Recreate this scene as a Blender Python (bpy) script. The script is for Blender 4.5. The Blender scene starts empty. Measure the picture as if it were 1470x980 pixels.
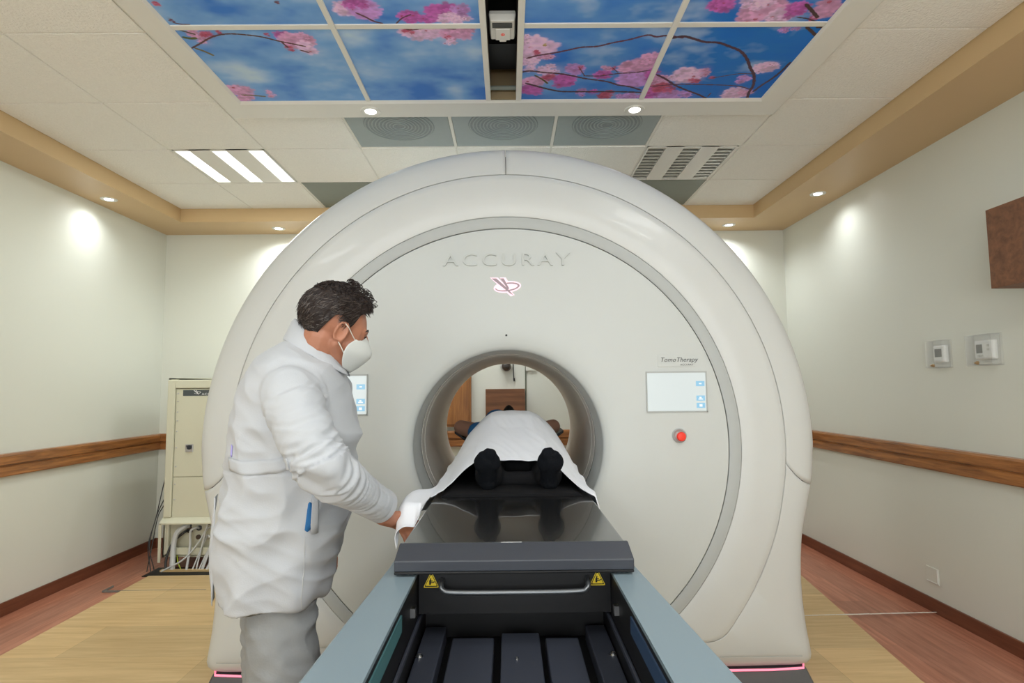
import bpy, bmesh, math, random
import numpy as np
from mathutils import Vector, Matrix, noise, Euler
C = bpy.context.scene.collection
PI = math.pi
random.seed(7)
CX = -0.005      # gantry axis x
# ------------------------------------------------------------------ materials
def mat(name, col, rough=.5, metal=0, spec=.5, var=0, vscale=8, bump=0, bscale=60, emit=None, estr=0, trans=0, coat=0, stretch=None, alpha=1, sheen=0):
    m = bpy.data.materials.new(name); m.use_nodes = True
    nt = m.node_tree; b = nt.nodes['Principled BSDF']
    b.inputs['Base Color'].default_value = (*col, 1)
    b.inputs['Roughness'].default_value = rough; b.inputs['Metallic'].default_value = metal
    b.inputs['Specular IOR Level'].default_value = spec
    b.inputs['Coat Weight'].default_value = coat
    b.inputs['Sheen Weight'].default_value = sheen
    if trans: b.inputs['Transmission Weight'].default_value = trans
    if emit: b.inputs['Emission Color'].default_value = (*emit, 1); b.inputs['Emission Strength'].default_value = estr
    if alpha < 1: b.inputs['Alpha'].default_value = alpha
    tc = nt.nodes.new('ShaderNodeTexCoord'); mp = nt.nodes.new('ShaderNodeMapping')
    nt.links.new(tc.outputs['Object'], mp.inputs['Vector'])
    if stretch: mp.inputs['Scale'].default_value = stretch
    n = nt.nodes.new('ShaderNodeTexNoise'); n.inputs['Scale'].default_value = vscale; n.inputs['Detail'].default_value = 4
    nt.links.new(mp.outputs[0], n.inputs['Vector'])
    mx = nt.nodes.new('ShaderNodeMix'); mx.data_type = 'RGBA'
    v = max(var, .015)
    mx.inputs['A'].default_value = (*[max(0, c*(1-v)) for c in col], 1); mx.inputs['B'].default_value = (*[min(1, c*(1+v)) for c in col], 1)
    nt.links.new(n.outputs['Fac'], mx.inputs['Factor']); nt.links.new(mx.outputs['Result'], b.inputs['Base Color'])
    if bump:
        n2 = nt.nodes.new('ShaderNodeTexNoise'); n2.inputs['Scale'].default_value = bscale; n2.inputs['Detail'].default_value = 3
        nt.links.new(mp.outputs[0], n2.inputs['Vector'])
        bp = nt.nodes.new('ShaderNodeBump'); bp.inputs['Strength'].default_value = bump; bp.inputs['Distance'].default_value = .01
        nt.links.new(n2.outputs['Fac'], bp.inputs['Height']); nt.links.new(bp.outputs[0], b.inputs['Normal'])
    return m
def wood(name, c1, c2, axis='x', scale=1, rough=.4, plank=None, coat=0, dark=.0):
    """streaky grain along one axis; optional plank lines from a brick texture"""
    m = bpy.data.materials.new(name); m.use_nodes = True; nt = m.node_tree; b = nt.nodes['Principled BSDF']; L = nt.links.new
    b.inputs['Roughness'].default_value = rough; b.inputs['Coat Weight'].default_value = coat
    tc = nt.nodes.new('ShaderNodeTexCoord'); mp = nt.nodes.new('ShaderNodeMapping'); L(tc.outputs['Object'], mp.inputs['Vector'])
    s = {'x': (1.2, 16, 16), 'y': (16, 1.2, 16), 'z': (16, 16, 1.2)}[axis]
    mp.inputs['Scale'].default_value = tuple(v*scale for v in s)
    n = nt.nodes.new('ShaderNodeTexNoise'); n.inputs['Scale'].default_value = 2.2; n.inputs['Detail'].default_value = 7; n.inputs['Roughness'].default_value = .62; n.inputs['Distortion'].default_value = .5
    L(mp.outputs[0], n.inputs['Vector'])
    cr = nt.nodes.new('ShaderNodeValToRGB'); cr.color_ramp.elements[0].position = .32; cr.color_ramp.elements[1].position = .68
    cr.color_ramp.elements[0].color = (*c1, 1); cr.color_ramp.elements[1].color = (*c2, 1); L(n.outputs['Fac'], cr.inputs[0])
    out = cr.outputs[0]
    if plank:
        mp2 = nt.nodes.new('ShaderNodeMapping'); L(tc.outputs['Object'], mp2.inputs['Vector'])
        if axis == 'y': mp2.inputs['Rotation'].default_value = (0, 0, PI/2)
        br = nt.nodes.new('ShaderNodeTexBrick'); br.inputs['Scale'].default_value = 1; br.inputs['Brick Width'].default_value = plank[0]; br.inputs['Row Height'].default_value = plank[1]
        br.inputs['Mortar Size'].default_value = .0012; br.inputs['Mortar Smooth'].default_value = .3
        br.inputs['Color1'].default_value = (.86, .86, .86, 1); br.inputs['Color2'].default_value = (1.1, 1.08, 1.06, 1); br.inputs['Mortar'].default_value = (.62, .6, .58, 1)
        L(mp2.outputs[0], br.inputs['Vector'])
        mx = nt.nodes.new('ShaderNodeMix'); mx.data_type = 'RGBA'; mx.blend_type = 'MULTIPLY'; mx.inputs['Factor'].default_value = 1
        L(out, mx.inputs['A']); L(br.outputs['Color'], mx.inputs['B']); out = mx.outputs['Result']
    L(out, b.inputs['Base Color'])
    return m
def lin(r, g, b):
    f = lambda c: ((c/255+.055)/1.055)**2.4 if c > 10 else c/255/12.92
    return (f(r), f(g), f(b))
M = {}
M['wall'] = mat('cream_wall_paint', (.71, .725, .65), .3, spec=.45, var=.02, vscale=1.5, bump=.02, bscale=8)
M['soffit'] = mat('tan_soffit_paint', (.62, .44, .235), .42, var=.03, vscale=2)
M['tile'] = mat('speckled_ceiling_tile', (.89, .885, .84), .9, var=.07, vscale=110, bump=.7, bscale=90)
M['tbar'] = mat('white_ceiling_grid', (.80, .79, .73), .5)
M['frame_white'] = mat('white_frame_paint', (.78, .78, .74), .45)
M['floor_red'] = wood('red_laminate_floor', (.33, .115, .065), (.53, .23, .145), 'y', 1, .32, plank=(1.3, .19))
M['floor_tan'] = wood('yellow_oak_laminate_floor', (.54, .37, .165), (.70, .51, .265), 'x', .8, .4, plank=(1.6, .4))
M['rail'] = wood('varnished_wall_rail_wood', (.16, .055, .016), (.46, .19, .055), 'y', 1.2, .3, coat=.3)
M['railx'] = wood('varnished_back_rail_wood', (.16, .055, .016), (.46, .19, .055), 'x', 1.2, .3, coat=.3)
M['base'] = wood('red_brown_baseboard', (.13, .04, .02), (.2, .07, .035), 'y', 1, .35)
M['boxwood'] = wood('brown_wood_veneer', (.12, .048, .02), (.24, .10, .042), 'x', .8, .55)
M['doorwood'] = wood('orange_wood_panel', (.2, .075, .02), (.46, .2, .06), 'z', .8, .35)
M['shell'] = mat('off_white_gantry_shell', (.575, .59, .575), .34, spec=.45, coat=.1)
M['disc'] = mat('off_white_gantry_face', (.54, .565, .55), .42, spec=.4)
M['bore'] = mat('grey_bore_liner', (.70, .68, .63), .4)
M['trimgrey'] = mat('grey_ring_trim', (.40, .42, .41), .4)
M['dark'] = mat('near_black_paint', (.007, .007, .008), .5, spec=.35)
M['gap'] = mat('dark_seam', (.20, .19, .17), .8)
M['plinth'] = mat('charcoal_plinth', (.09, .088, .09), .5)
M['carbon'] = mat('glossy_black_carbon', (.012, .012, .012), .17, spec=.65, coat=.5)
M['lip'] = mat('slate_grey_metal', (.025, .029, .039), .42)
M['railgrey'] = mat('blue_grey_rail_paint', (.18, .24, .275), .4)
M['tray'] = mat('blue_black_tray', (.035, .04, .055), .4)
M['steel'] = mat('brushed_steel', (.55, .55, .55), .28, metal=1)
M['handle'] = mat('dark_steel_handle', (.16, .17, .18), .3, metal=.8)
M['yellow'] = mat('warning_yellow', (.85, .62, .02), .5)
M['red'] = mat('red_button', (.72, .03, .015), .35, emit=(.9, .05, .02), estr=.15)
M['coatcloth'] = mat('white_coat_cotton', (.47, .49, .52), .85, spec=.2, bump=.08, bscale=260, sheen=.1)
M['sheet'] = mat('white_sheet_cotton', (.78, .80, .84), .8, spec=.2, bump=.06, bscale=200)
M['pants'] = mat('grey_trouser_cotton', (.27, .28, .285), .85, spec=.2, var=.06, vscale=20, bump=.15, bscale=160)
M['skin'] = mat('warm_skin', (.40, .17, .10), .5, var=.12, vscale=22, bump=.06, bscale=120)
M['skin2'] = mat('brown_skin', (.36, .19, .13), .5, var=.12, vscale=22)
M['hair'] = mat('dark_brown_hair', (.020, .013, .011), .6, spec=.3, var=.3, vscale=60)
M['hair2'] = mat('greying_side_hair', (.055, .04, .033), .45, var=.4, vscale=80)
M['mask'] = mat('white_face_mask_cloth', (.68, .71, .69), .8, bump=.05, bscale=200)
M['strap'] = mat('white_elastic', (.8, .76, .68), .7)
M['sock'] = mat('black_sock_knit', (.006, .007, .009), .95, spec=.1, bump=.3, bscale=220)
M['blacktr'] = mat('black_trouser_cloth', (.008, .008, .009), .9, spec=.15)
M['blue'] = mat('blue_shirt_cloth', (.02, .14, .36), .8, var=.08, vscale=15)
M['shoe'] = mat('black_shoe_leather', (.02, .02, .02), .4)
M['cabinet'] = mat('cream_cabinet_enamel', (.68, .67, .52), .38)
M['cabinet_in'] = mat('cream_connector_plate', (.55, .53, .4), .5, var=.05)
M['brown'] = mat('brown_rubber_plug', (.08, .05, .03), .6)
M['cable_w'] = mat('pale_grey_cable', (.55, .56, .55), .45)
M['cable_k'] = mat('black_cable', (.02, .02, .02), .5)
M['cable_y'] = mat('green_yellow_cable', (.5, .6, .05), .5)
M['label'] = mat('slate_label', (.07, .085, .09), .5)
M['letter_w'] = mat('white_lettering', (.8, .8, .8), .5)
M['letter_d'] = mat('grey_lettering', (.09, .09, .09), .5)
M['emboss'] = mat('raised_lettering', (.505, .53, .51), .42)  # a touch darker than the face, painting in shade at the letter edges
M['pink'] = mat('pink_light_strip', (.8, .3, .4), .4, emit=(1, .22, .35), estr=.9)
M['pinkglow'] = mat('backlit_pink_logo_field', (.8, .6, .68), .4, emit=(1, .72, .82), estr=.42)
M['logo'] = mat('mauve_logo_grey', (.36, .27, .31), .5)
M['screen'] = mat('lit_white_screen', (.2, .2, .2), .2, emit=(.82, .93, .92), estr=.62)
M['scr_blue'] = mat('lit_blue_icon', (.1, .2, .3), .2, emit=(.30, .58, .76), estr=.7)
M['scr_white'] = mat('lit_icon_glyph', (.3, .3, .3), .2, emit=(.85, .95, 1), estr=.75)
M['tube'] = mat('fluorescent_diffuser', (.9, .9, .9), .4, emit=(.97, 1, .97), estr=1.6)
M['spot'] = mat('lit_downlight_lens', (1, 1, 1), .4, emit=(1, .98, .95), estr=9)
M['louver'] = mat('grey_louver_blade', (.52, .52, .48), .35, metal=.2)
M['slot_shade'] = mat('painted_slot_shade', (.06, .06, .055), .6)  # dark colour paints the shade behind the louver blades
M['grille'] = mat('grey_blue_diffuser_plate', (.33, .39, .40), .5, var=.05, vscale=30)
M['grille_d'] = mat('perforated_diffuser_core', (.24, .28, .29), .5, var=.3, vscale=60, stretch=(1, 3, 1))
M['filter'] = mat('grey_green_vent_panel', (.22, .25, .22), .6, var=.06)
M['plastic'] = mat('white_plastic', (.72, .74, .72), .35)
M['lcd'] = mat('dark_lcd', (.06, .065, .06), .25)
M['acrylic'] = mat('clear_acrylic', (.9, .92, .88), .08, spec=.6, alpha=.13)
M['brass'] = mat('brass_lock', (.45, .30, .16), .35, metal=.8)
M['recess'] = mat('brown_ceiling_void', (.05, .025, .022), .8)
M['recess_t'] = mat('tan_void_plate', (.24, .18, .10), .7)
M['plaster'] = mat('white_plaster_scar', (.75, .7, .62), .8, var=.2, vscale=60)
M['lilac'] = mat('lilac_embroidery', (.42, .38, .75), .7)
# ------------------------------------------------------------------ mesh helpers
class MB:
    def __init__(s): s.v = []; s.f = []; s.m = []
    def add(s, vs, fs, mi=0):
        o = len(s.v); s.v += [tuple(p) for p in vs]; s.f += [tuple(o+i for i in f) for f in fs]; s.m += [mi]*len(fs); return s
    def box(s, x0, x1, y0, y1, z0, z1, mi=0, R=None):
        vs = [(x, y, z) for x in (x0, x1) for y in (y0, y1) for z in (z0, z1)]
        if R is not None: vs = [R @ Vector(p) for p in vs]
        return s.add(vs, [(0,1,3,2),(4,6,7,5),(0,4,5,1),(2,3,7,6),(0,2,6,4),(1,5,7,3)], mi)
    def loft(s, rings, cap0=True, cap1=True, closed=True, mi=0):
        n = len(rings[0]); vs = [p for r in rings for p in r]; fs = []
        for i in range(len(rings)-1):
            for j in range(n if closed else n-1):
                k = (j+1) % n; fs.append((i*n+j, i*n+k, (i+1)*n+k, (i+1)*n+j))
        if cap0: fs.append(tuple(reversed(range(n))))
        if cap1: fs.append(tuple((len(rings)-1)*n+j for j in range(n)))
        return s.add(vs, fs, mi)
    def tube(s, pts, r, n=8, mi=0, cap=True):
        pts = [Vector(p) for p in pts]; rs = r if isinstance(r, (list, tuple)) else [r]*len(pts); rings = []
        up = None
        for i, p in enumerate(pts):
            t = (pts[min(i+1, len(pts)-1)]-pts[max(i-1, 0)]).normalized()
            if up is None: up = t.orthogonal().normalized()
            up = (up - t*up.dot(t)).normalized(); b = t.cross(up)
            rings.append([p+(up*math.cos(a)+b*math.sin(a))*rs[i] for a in [2*PI*k/n for k in range(n)]])
        return s.loft(rings, cap, cap, True, mi)
    def disc(s, c, axis, prof, n=32, mi=0, cap=True):
        """lathe about axis through c; prof = [(radius, along)]"""
        ax = Vector(axis).normalized(); u = ax.orthogonal().normalized(); w = ax.cross(u); c = Vector(c)
        return s.loft([[c+ax*h+(u*math.cos(2*PI*k/n)+w*math.sin(2*PI*k/n))*r for k in range(n)] for r, h in prof], cap, cap, True, mi)
    def ell(s, c, r, R=None, n=16, mi=0):
        c = Vector(c); rings = []
        for i in range(1, n):
            t = PI*i/n; rings.append([Vector((r[0]*math.sin(t)*math.cos(2*PI*k/n), r[1]*math.sin(t)*math.sin(2*PI*k/n), -r[2]*math.cos(t))) for k in range(n)])
        rings = [[c+(R @ p if R is not None else p) for p in rr] for rr in rings]
        return s.loft(rings, True, True, True, mi)
    def cap(s, a, b, ra, rb, n=12, mi=0):
        """tapered capsule"""
        a = Vector(a); b = Vector(b); t = b-a; L = t.length; t = t/L if L > 1e-6 else Vector((0, 0, 1)); u = t.orthogonal().normalized(); w = t.cross(u); rings = []
        for i in range(1, 6):
            q = PI/2*i/5; rings.append((a-t*ra*math.cos(q), ra*math.sin(q)))
        for i in range(0, 5):
            q = PI/2*i/5; rings.append((b+t*rb*math.sin(q), rb*math.cos(q)))
        return s.loft([[c+(u*math.cos(2*PI*k/n)+w*math.sin(2*PI*k/n))*r for k in range(n)] for c, r in rings], True, True, True, mi)
def build(name, mb, mats, parent=None, smooth=False, bevel=0, loc=None, sharp=35):
    me = bpy.data.meshes.new(name); me.from_pydata(mb.v, [], mb.f); me.update()
    if not isinstance(mats, (list, tuple)): mats = [mats]
    for m in mats: me.materials.append(M[m] if isinstance(m, str) else m)
    if any(mb.m): me.polygons.foreach_set('material_index', mb.m)
    bm = bmesh.new(); bm.from_mesh(me); bmesh.ops.remove_doubles(bm, verts=bm.verts, dist=1e-6); bmesh.ops.recalc_face_normals(bm, faces=bm.faces); bm.to_mesh(me); bm.free()
    o = bpy.data.objects.new(name, me); C.objects.link(o)
    if smooth:
        me.polygons.foreach_set('use_smooth', [True]*len(me.polygons)); me.set_sharp_from_angle(angle=math.radians(sharp))
    if bevel:
        b = o.modifiers.new('bevel', 'BEVEL'); b.width = bevel; b.segments = 2; b.limit_method = 'ANGLE'; b.angle_limit = math.radians(40)
    if parent:
        o.parent = parent
        o.matrix_parent_inverse = Matrix.Identity(4)
        T = Matrix.Identity(4); p = parent
        while p: T = p.matrix_basis @ T; p = p.parent
        me.transform(T.inverted())
    return o
def thing(name, label, cat, loc=(0, 0, 0), group=None):
    o = bpy.data.objects.new(name, None); C.objects.link(o); o.location = loc; o.empty_display_size = .1
    o['label'] = label; o['category'] = cat
    if group: o['group'] = group
    return o
def tag(o, label, cat, group=None):
    o['label'] = label; o['category'] = cat
    if group: o['group'] = group
    return o
def struct(name, mb, mats, parent=None, **k):
    o = build(name, mb, mats, parent, **k); o['kind'] = 'structure'; return o
def bake(o, keep=None):
    """replace an object's mesh with its modified one"""
    dg = bpy.context.evaluated_depsgraph_get(); dg.update(); e = o.evaluated_get(dg)
    me = bpy.data.meshes.new_from_object(e); old = o.data; o.modifiers.clear(); o.data = me
    me.materials.clear()
    for m in old.materials: me.materials.append(m)
    return o
def remesh(o, vox, smooth=4, fac=.6, shade=True):
    r = o.modifiers.new('r', 'REMESH'); r.mode = 'VOXEL'; r.voxel_size = vox; r.use_smooth_shade = True
    if smooth: s = o.modifiers.new('s', 'SMOOTH'); s.iterations = smooth; s.factor = fac
    bake(o); o.data.polygons.foreach_set('use_smooth', [True]*len(o.data.polygons)); return o
def text(name, body, size, loc, rot, m, parent, depth=.001, xs=1, shear=0, spacing=1, align='LEFT'):
    cu = bpy.data.curves.new(name, 'FONT'); cu.body = body; cu.size = size; cu.extrude = depth; cu.shear = shear; cu.space_character = spacing; cu.align_x = align; cu.resolution_u = 4
    tmp = bpy.data.objects.new(name, cu); C.objects.link(tmp)
    dg = bpy.context.evaluated_depsgraph_get(); dg.update()
    me = bpy.data.meshes.new_from_object(tmp.evaluated_get(dg)); bpy.data.objects.remove(tmp)
    me.transform(Matrix.Translation(loc) @ Euler(rot).to_matrix().to_4x4() @ Matrix.Diagonal((xs, 1, 1, 1)))
    me.materials.clear(); me.materials.append(M[m])
    o = bpy.data.objects.new(name, me); C.objects.link(o); o.parent = parent
    T = Matrix.Identity(4); p = parent
    while p: T = p.matrix_basis @ T; p = p.parent
    me.transform(T.inverted())
    return o
FACE = (PI/2, 0, 0)      # lettering that faces the camera side (-y)
def smooth(t): t = max(0, min(1, t)); return t*t*(3-2*t)
def lerp(a, b, t): return a+(b-a)*t
def spline(pts, n=8):
    """Catmull-Rom through points"""
    P = [Vector(p) for p in pts]; P = [P[0]*2-P[1]]+P+[P[-1]*2-P[-2]]; out = []
    for i in range(1, len(P)-2):
        for k in range(n):
            t = k/n; a, b, c, d = P[i-1:i+3]
            out.append(.5*((2*b)+(c-a)*t+(2*a-5*b+4*c-d)*t*t+(3*b-a-3*c+d)*t**3))
    out.append(P[-2]); return out
def interp(tab, x):
    """piecewise smooth table lookup; tab = [(x, v...)]"""
    if x <= tab[0][0]: return tab[0][1:]
    for a, b in zip(tab, tab[1:]):
        if x <= b[0]:
            t = (x-a[0])/(b[0]-a[0]); return tuple(lerp(p, q, t) for p, q in zip(a[1:], b[1:]))
    return tab[-1][1:]
EXPO = 0.0
WINDOW_FILL = 5.7
# ================================================================== ROOM
XL, XR, YB, YF, ZS, ZC = -3.21, 2.615, 5.41, -2.6, 2.871, 2.985
SXL, SXR, SYB, SYF = -2.846, 2.165, 4.99, -2.2       # inner edge of the dropped soffit
struct('floor', MB().box(XL-.1, XR+.1, YF-.1, YB+.1, -.12, 0), 'floor_red')
o = struct('wall_left', MB().box(XL-.1, XL, YF, YB, 0, 3.3), 'wall')
struct('wall_right', MB().box(XR, XR+.1, YF, YB, 0, 3.3), 'wall')
struct('wall_back', MB().box(XL-.1, XR+.1, YB, YB+.1, 0, 3.3), 'wall')
struct('wall_front', MB().box(XL-.1, XR+.1, YF-.1, YF, 0, 3.3), 'wall')
# oak coloured floor field around the machine, notched at its left rear corner for a cable pit
fl = MB(); A = [(-2.60, YF+.3), (2.0, YF+.3), (1.93, 2.85), (2.15, 4.5), (2.15, 5.0), (-1.4, 5.0), (-1.4, 4.555), (-2.74, 4.555)]
fl.loft([[(x, y, .001) for x, y in A], [(x, y, .012) for x, y in A]])
struct('trim_1', fl, 'floor_tan')
struct('trim_2', MB().box(-2.80, -1.5, 4.565, 4.78, .0005, .006), 'dark')          # dark slab on the solid floor imitating a shaded cable channel
struct('trim_3', MB().box(-2.72, -1.5, 4.66, 4.695, .006, .02), 'floor_tan')
hl = MB().box(-2.86, -2.14, 4.228, 4.235, .0005, .0135).box(-2.866, -2.858, 4.228, 4.34, .0005, .0135)
struct('trim_4', hl, 'gap')                                                      # hatch joint
s = MB(); 
for i in range(14):
    x0 = 1.62+i*.07; s.add([(x0, 3.625+.03*(i/14)+random.uniform(-.004, .002), .0135), (x0+.07, 3.627+.03*((i+1)/14)+random.uniform(-.004, .002), .0135), (x0+.07, 3.636+.03*((i+1)/14)+random.uniform(0, .006), .0135), (x0, 3.636+.03*(i/14)+random.uniform(0, .006), .0135)], [(0,1,2,3)])
struct('trim_5', s, 'plaster')
# daylight stand-in: made-up glowing window added behind the viewer as fill
wn = struct('fill_window', MB().box(-2.3, 1.7, YF-.01, YF+.03, .75, .82).box(-2.3, 1.7, YF-.01, YF+.03, 2.38, 2.45).box(-2.3, -2.23, YF-.01, YF+.03, .82, 2.38).box(1.63, 1.7, YF-.01, YF+.03, .82, 2.38).box(-.33, -.27, YF-.01, YF+.03, .82, 2.38), 'frame_white')
M['fill_glow'] = mat('fill_window_glow', (.8, .8, .8), .4, emit=(.91, .965, 1), estr=WINDOW_FILL)
struct('fill_window_pane', MB().box(-2.23, 1.63, YF, YF+.01, .82, 2.38), 'fill_glow', wn)
# ceiling: tiles in a T-bar grid, tan soffit round the edge
GX0, GYl, G = -2.222, 4.9896, .6295
ce = MB(); ce.box(SXL-.02, SXR+.02, SYF-.02, SYB+.02, ZC+.5, ZC+.55, 1)
FX0, FX1, FY0, FY1 = -1.575, 1.555, 1.64, 3.262     # mural frame outer
xs = [SXL]+[GX0+G*k for k in range(-1, 8) if SXL+.03 < GX0+G*k < SXR-.03]+[SXR]
ys = [SYF]+[GYl-G*k for k in range(11, 0, -1) if SYF+.05 < GYl-G*k]+[SYB]
special = {}                                         # cells taken by lights and vents
def cell(x0, y0): return (round((x0-GX0)/G), round((GYl-y0)/G))
taken = {(0, 2): 'lit', (5, 2): 'off', (2, 3): 'vent', (3, 3): 'vent', (4, 3): 'vent', (1, 1): 'filter', (5, 1): 'filter',
         (2, 1): 'lit', (3, 1): 'lit', (0, 7): 'lit', (5, 7): 'lit', (0, 9): 'lit', (5, 9): 'lit', (2, 8): 'lit', (3, 8): 'lit'}
for x0, x1 in zip(xs, xs[1:]):
    for y0, y1 in zip(ys, ys[1:]):
        c = cell(x0, y0) if x1-x0 > .6 and y1-y0 > .6 else None
        if c in taken: special[c] = (x0, x1, y0, y1, taken[c]); continue
        if x0 > FX0-.02 and x1 < FX1+.02 and y0 > FY0-.02 and y1 < FY1+.02: continue
        g = .005; z = ZC+random.uniform(0, .001)
        ce.loft([[(x0+g, y0+g, z+.012), (x1-g, y0+g, z+.012), (x1-g, y1-g, z+.012), (x0+g, y1-g, z+.012)], [(x0+g+.001, y0+g+.001, z), (x1-g-.001, y0+g+.001, z), (x1-g-.001, y1-g-.001, z), (x0+g+.001, y1-g-.001, z)]], True, True)
for x in xs: 
    for (a, b) in ([(SYF, FY0), (FY1, SYB)] if FX0 < x < FX1 else [(SYF, SYB)]): ce.box(x-.010, x+.010, a, b, ZC+.006, ZC+.02, 1)
for y in ys:
    for (a, b) in ([(SXL, FX0), (FX1, SXR)] if FY0 < y < FY1 else [(SXL, SXR)]): ce.box(a, b, y-.010, y+.010, ZC+.0065, ZC+.02, 1)
struct('ceiling', ce, ['tile', 'tbar'])
so = MB()
def soffit_ring(z): return None
for x0, x1, y0, y1 in [(XL, SXL, YF, YB), (SXR, XR, YF, YB), (SXL, SXR, SYB, YB), (SXL, SXR, YF, SYF)]: so.box(x0, x1, y0, y1, ZS, ZC+.3)
struct('trim_6', so, 'soffit')
# baseboards and wooden wall rails
def rail_profile(sgn, x, y0, y1):
    # two stacked boards with a groove, x is the wall plane
    P = [(0, .876), (.030, .876), (.034, .882), (.034, .935), (.026, .94), (.026, .946), (.038, .952), (.040, 1.004), (.034, 1.017), (0, 1.019)]
    return [[(x+sgn*d, y, z) for d, z in P] for y in (y0, y1)]
struct('trim_7', MB().loft(rail_profile(1, XL, YF, YB-.04)), 'rail')
struct('trim_8', MB().loft(rail_profile(-1, XR, YF, YB-.04)), 'rail')
P = [(0, .876), (.030, .876), (.034, .882), (.034, .935), (.026, .94), (.026, .946), (.038, .952), (.040, 1.004), (.034, 1.017), (0, 1.019)]
struct('trim_9', MB().loft([[(x, YB-d, z) for d, z in P] for x in (XL, XR)]), 'railx')
struct('baseboard_left', MB().box(XL, XL+.014, YF, YB, 0, .085), 'base', bevel=.003)
struct('baseboard_right', MB().box(XR-.014, XR, YF, YB, 0, .085), 'base', bevel=.003)
struct('baseboard_back', MB().box(XL, XR, YB-.014, YB, 0, .085), 'base', bevel=.003)
# wooden panel on the back wall seen through the bore
struct('door_1', MB().box(-1.15, -.345, YB-.05, YB, 1.055, 2.15).box(-1.13, -.36, YB-.058, YB-.05, 1.075, 2.13), 'doorwood', bevel=.004)
# ------------------------------------------------------------------ ceiling fittings
def troffer(c, lit, label, group=None):
    x0, x1, y0, y1, _ = special[c]; x0 += .012; x1 -= .012; y0 += .012; y1 -= .012
    t = thing('ceiling_light', label, 'light', ((x0+x1)/2, (y0+y1)/2, ZC), group)
    W = x1-x0; sw = .098 if lit else .115
    sx = [x0+.012, (x0+x1)/2-sw/2, x1-.012-sw]
    h = MB(); h.box(x0, x1, y0, y1, ZC+.062, ZC+.075)
    for a, b in [(x0, x0+.012), (sx[0]+sw, sx[1]), (sx[1]+sw, sx[2]), (x1-.012, x1)]:
        h.loft([[(a, y0, ZC+.062), (a, y0, ZC), (b, y0, ZC), (b, y0, ZC+.062)], [(a, y1, ZC+.062), (a, y1, ZC), (b, y1, ZC), (b, y1, ZC+.062)]])
    h.box(x0, x1, y0, y0+.012, ZC-.001, ZC+.062).box(x0, x1, y1-.012, y1, ZC-.001, ZC+.062)
    build('housing', h, 'frame_white', t)
    for k in range(3):
        a = sx[k]; b = a+sw
        if lit: build('lamp_cover', MB().box(a+.002, b-.002, y0+.012, y1-.012, ZC+.004, ZC+.014), 'tube', t)
        else:
            lv = MB(); lv.box(a+.001, b-.001, y0+.012, y1-.012, ZC+.05, ZC+.054, 1)
            n = 11
            for j in range(n):
                y = y0+.03+(y1-y0-.06)*j/(n-1)
                lv.loft([[(a+.002, y, ZC+.030), (a+.002, y-.010, ZC+.004), (a+.002, y+.012, ZC+.004), (a+.002, y+.003, ZC+.030)], [(b-.002, y, ZC+.030), (b-.002, y-.010, ZC+.004), (b-.002, y+.012, ZC+.004), (b-.002, y+.003, ZC+.030)]])
            lv.tube([((a+b)/2, y0+.02, ZC+.035), ((a+b)/2, y1-.02, ZC+.035)], .008)
            build('louver', lv, ['louver', 'slot_shade'], t)
    if lit:
        l = bpy.data.lights.new('troffer_light', 'AREA'); l.shape = 'RECTANGLE'; l.size = .55; l.size_y = .55; l.energy = LIT_W.get(c, 20); l.color = (.93, .98, .94) if c == (0, 2) else (.95, .98, 1)
        lo = bpy.data.objects.new('troffer_light', l); C.objects.link(lo); lo.location = (0, 0, -.004); lo.parent = t
    return t
LIT_W = {(0, 2): 13, (0, 7): 4, (5, 7): 16, (0, 9): 20, (5, 9): 24, (2, 8): 4, (3, 8): 4, (2, 1): 11, (3, 1): 11}
troffer((0, 2), True, 'lit ceiling light with three bright white strips, left of the round machine')
troffer((5, 2), False, 'unlit ceiling light with three grey louvred slots, right above the machine')
for c, lb in [((2, 1), 'added lit ceiling light, unseen behind the machine top, left one of the pair'), ((3, 1), 'added lit ceiling light, unseen behind the machine top, right one of the pair'), ((0, 7), 'added lit ceiling light, unseen behind the viewer, nearer of the two by the left wall'), ((5, 7), 'added lit ceiling light, unseen behind the viewer, nearer of the two by the right wall'), ((0, 9), 'added lit ceiling light, unseen behind the viewer, rear one by the left wall'), ((5, 9), 'added lit ceiling light, unseen behind the viewer, rear one by the right wall'), ((2, 8), 'added lit ceiling light, unseen behind the viewer, left of the central pair'), ((3, 8), 'added lit ceiling light, unseen behind the viewer, right of the central pair')]:
    if c in special: troffer(c, True, lb)  # unseen troffers added to brighten the room and the machine's rear
for c, lb in [((2, 3), 'square grey-blue air diffuser plate, leftmost of the three above the machine'), ((3, 3), 'square grey-blue air diffuser plate, middle of the three above the machine'), ((4, 3), 'square grey-blue air diffuser plate, rightmost of the three above the machine')]:
    x0, x1, y0, y1, _ = special[c]; t = thing('air_diffuser', lb, 'vent', ((x0+x1)/2, (y0+y1)/2, ZC), 'air diffusers above the machine')
    cx, cy = (x0+x1)/2, (y0+y1)/2
    build('plate', MB().box(x0+.012, x1-.012, y0+.012, y1-.012, ZC+.006, ZC+.016), 'grille', t)
    rg = MB()
    for j in range(9):
        r = .03+j*.021; rg.disc((cx, cy, ZC+.006), (0, 0, -1), [(r, 0), (r+.002, .005), (r+.008, .005), (r+.010, 0)], 40, cap=False)
    build('round_core', MB().disc((cx, cy, ZC+.006), (0, 0, -1), [(.005, .002), (.205, .002), (.212, 0)], 40), 'grille_d', t)
    build('ring_vanes', rg, 'grille', t, smooth=True)
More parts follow.
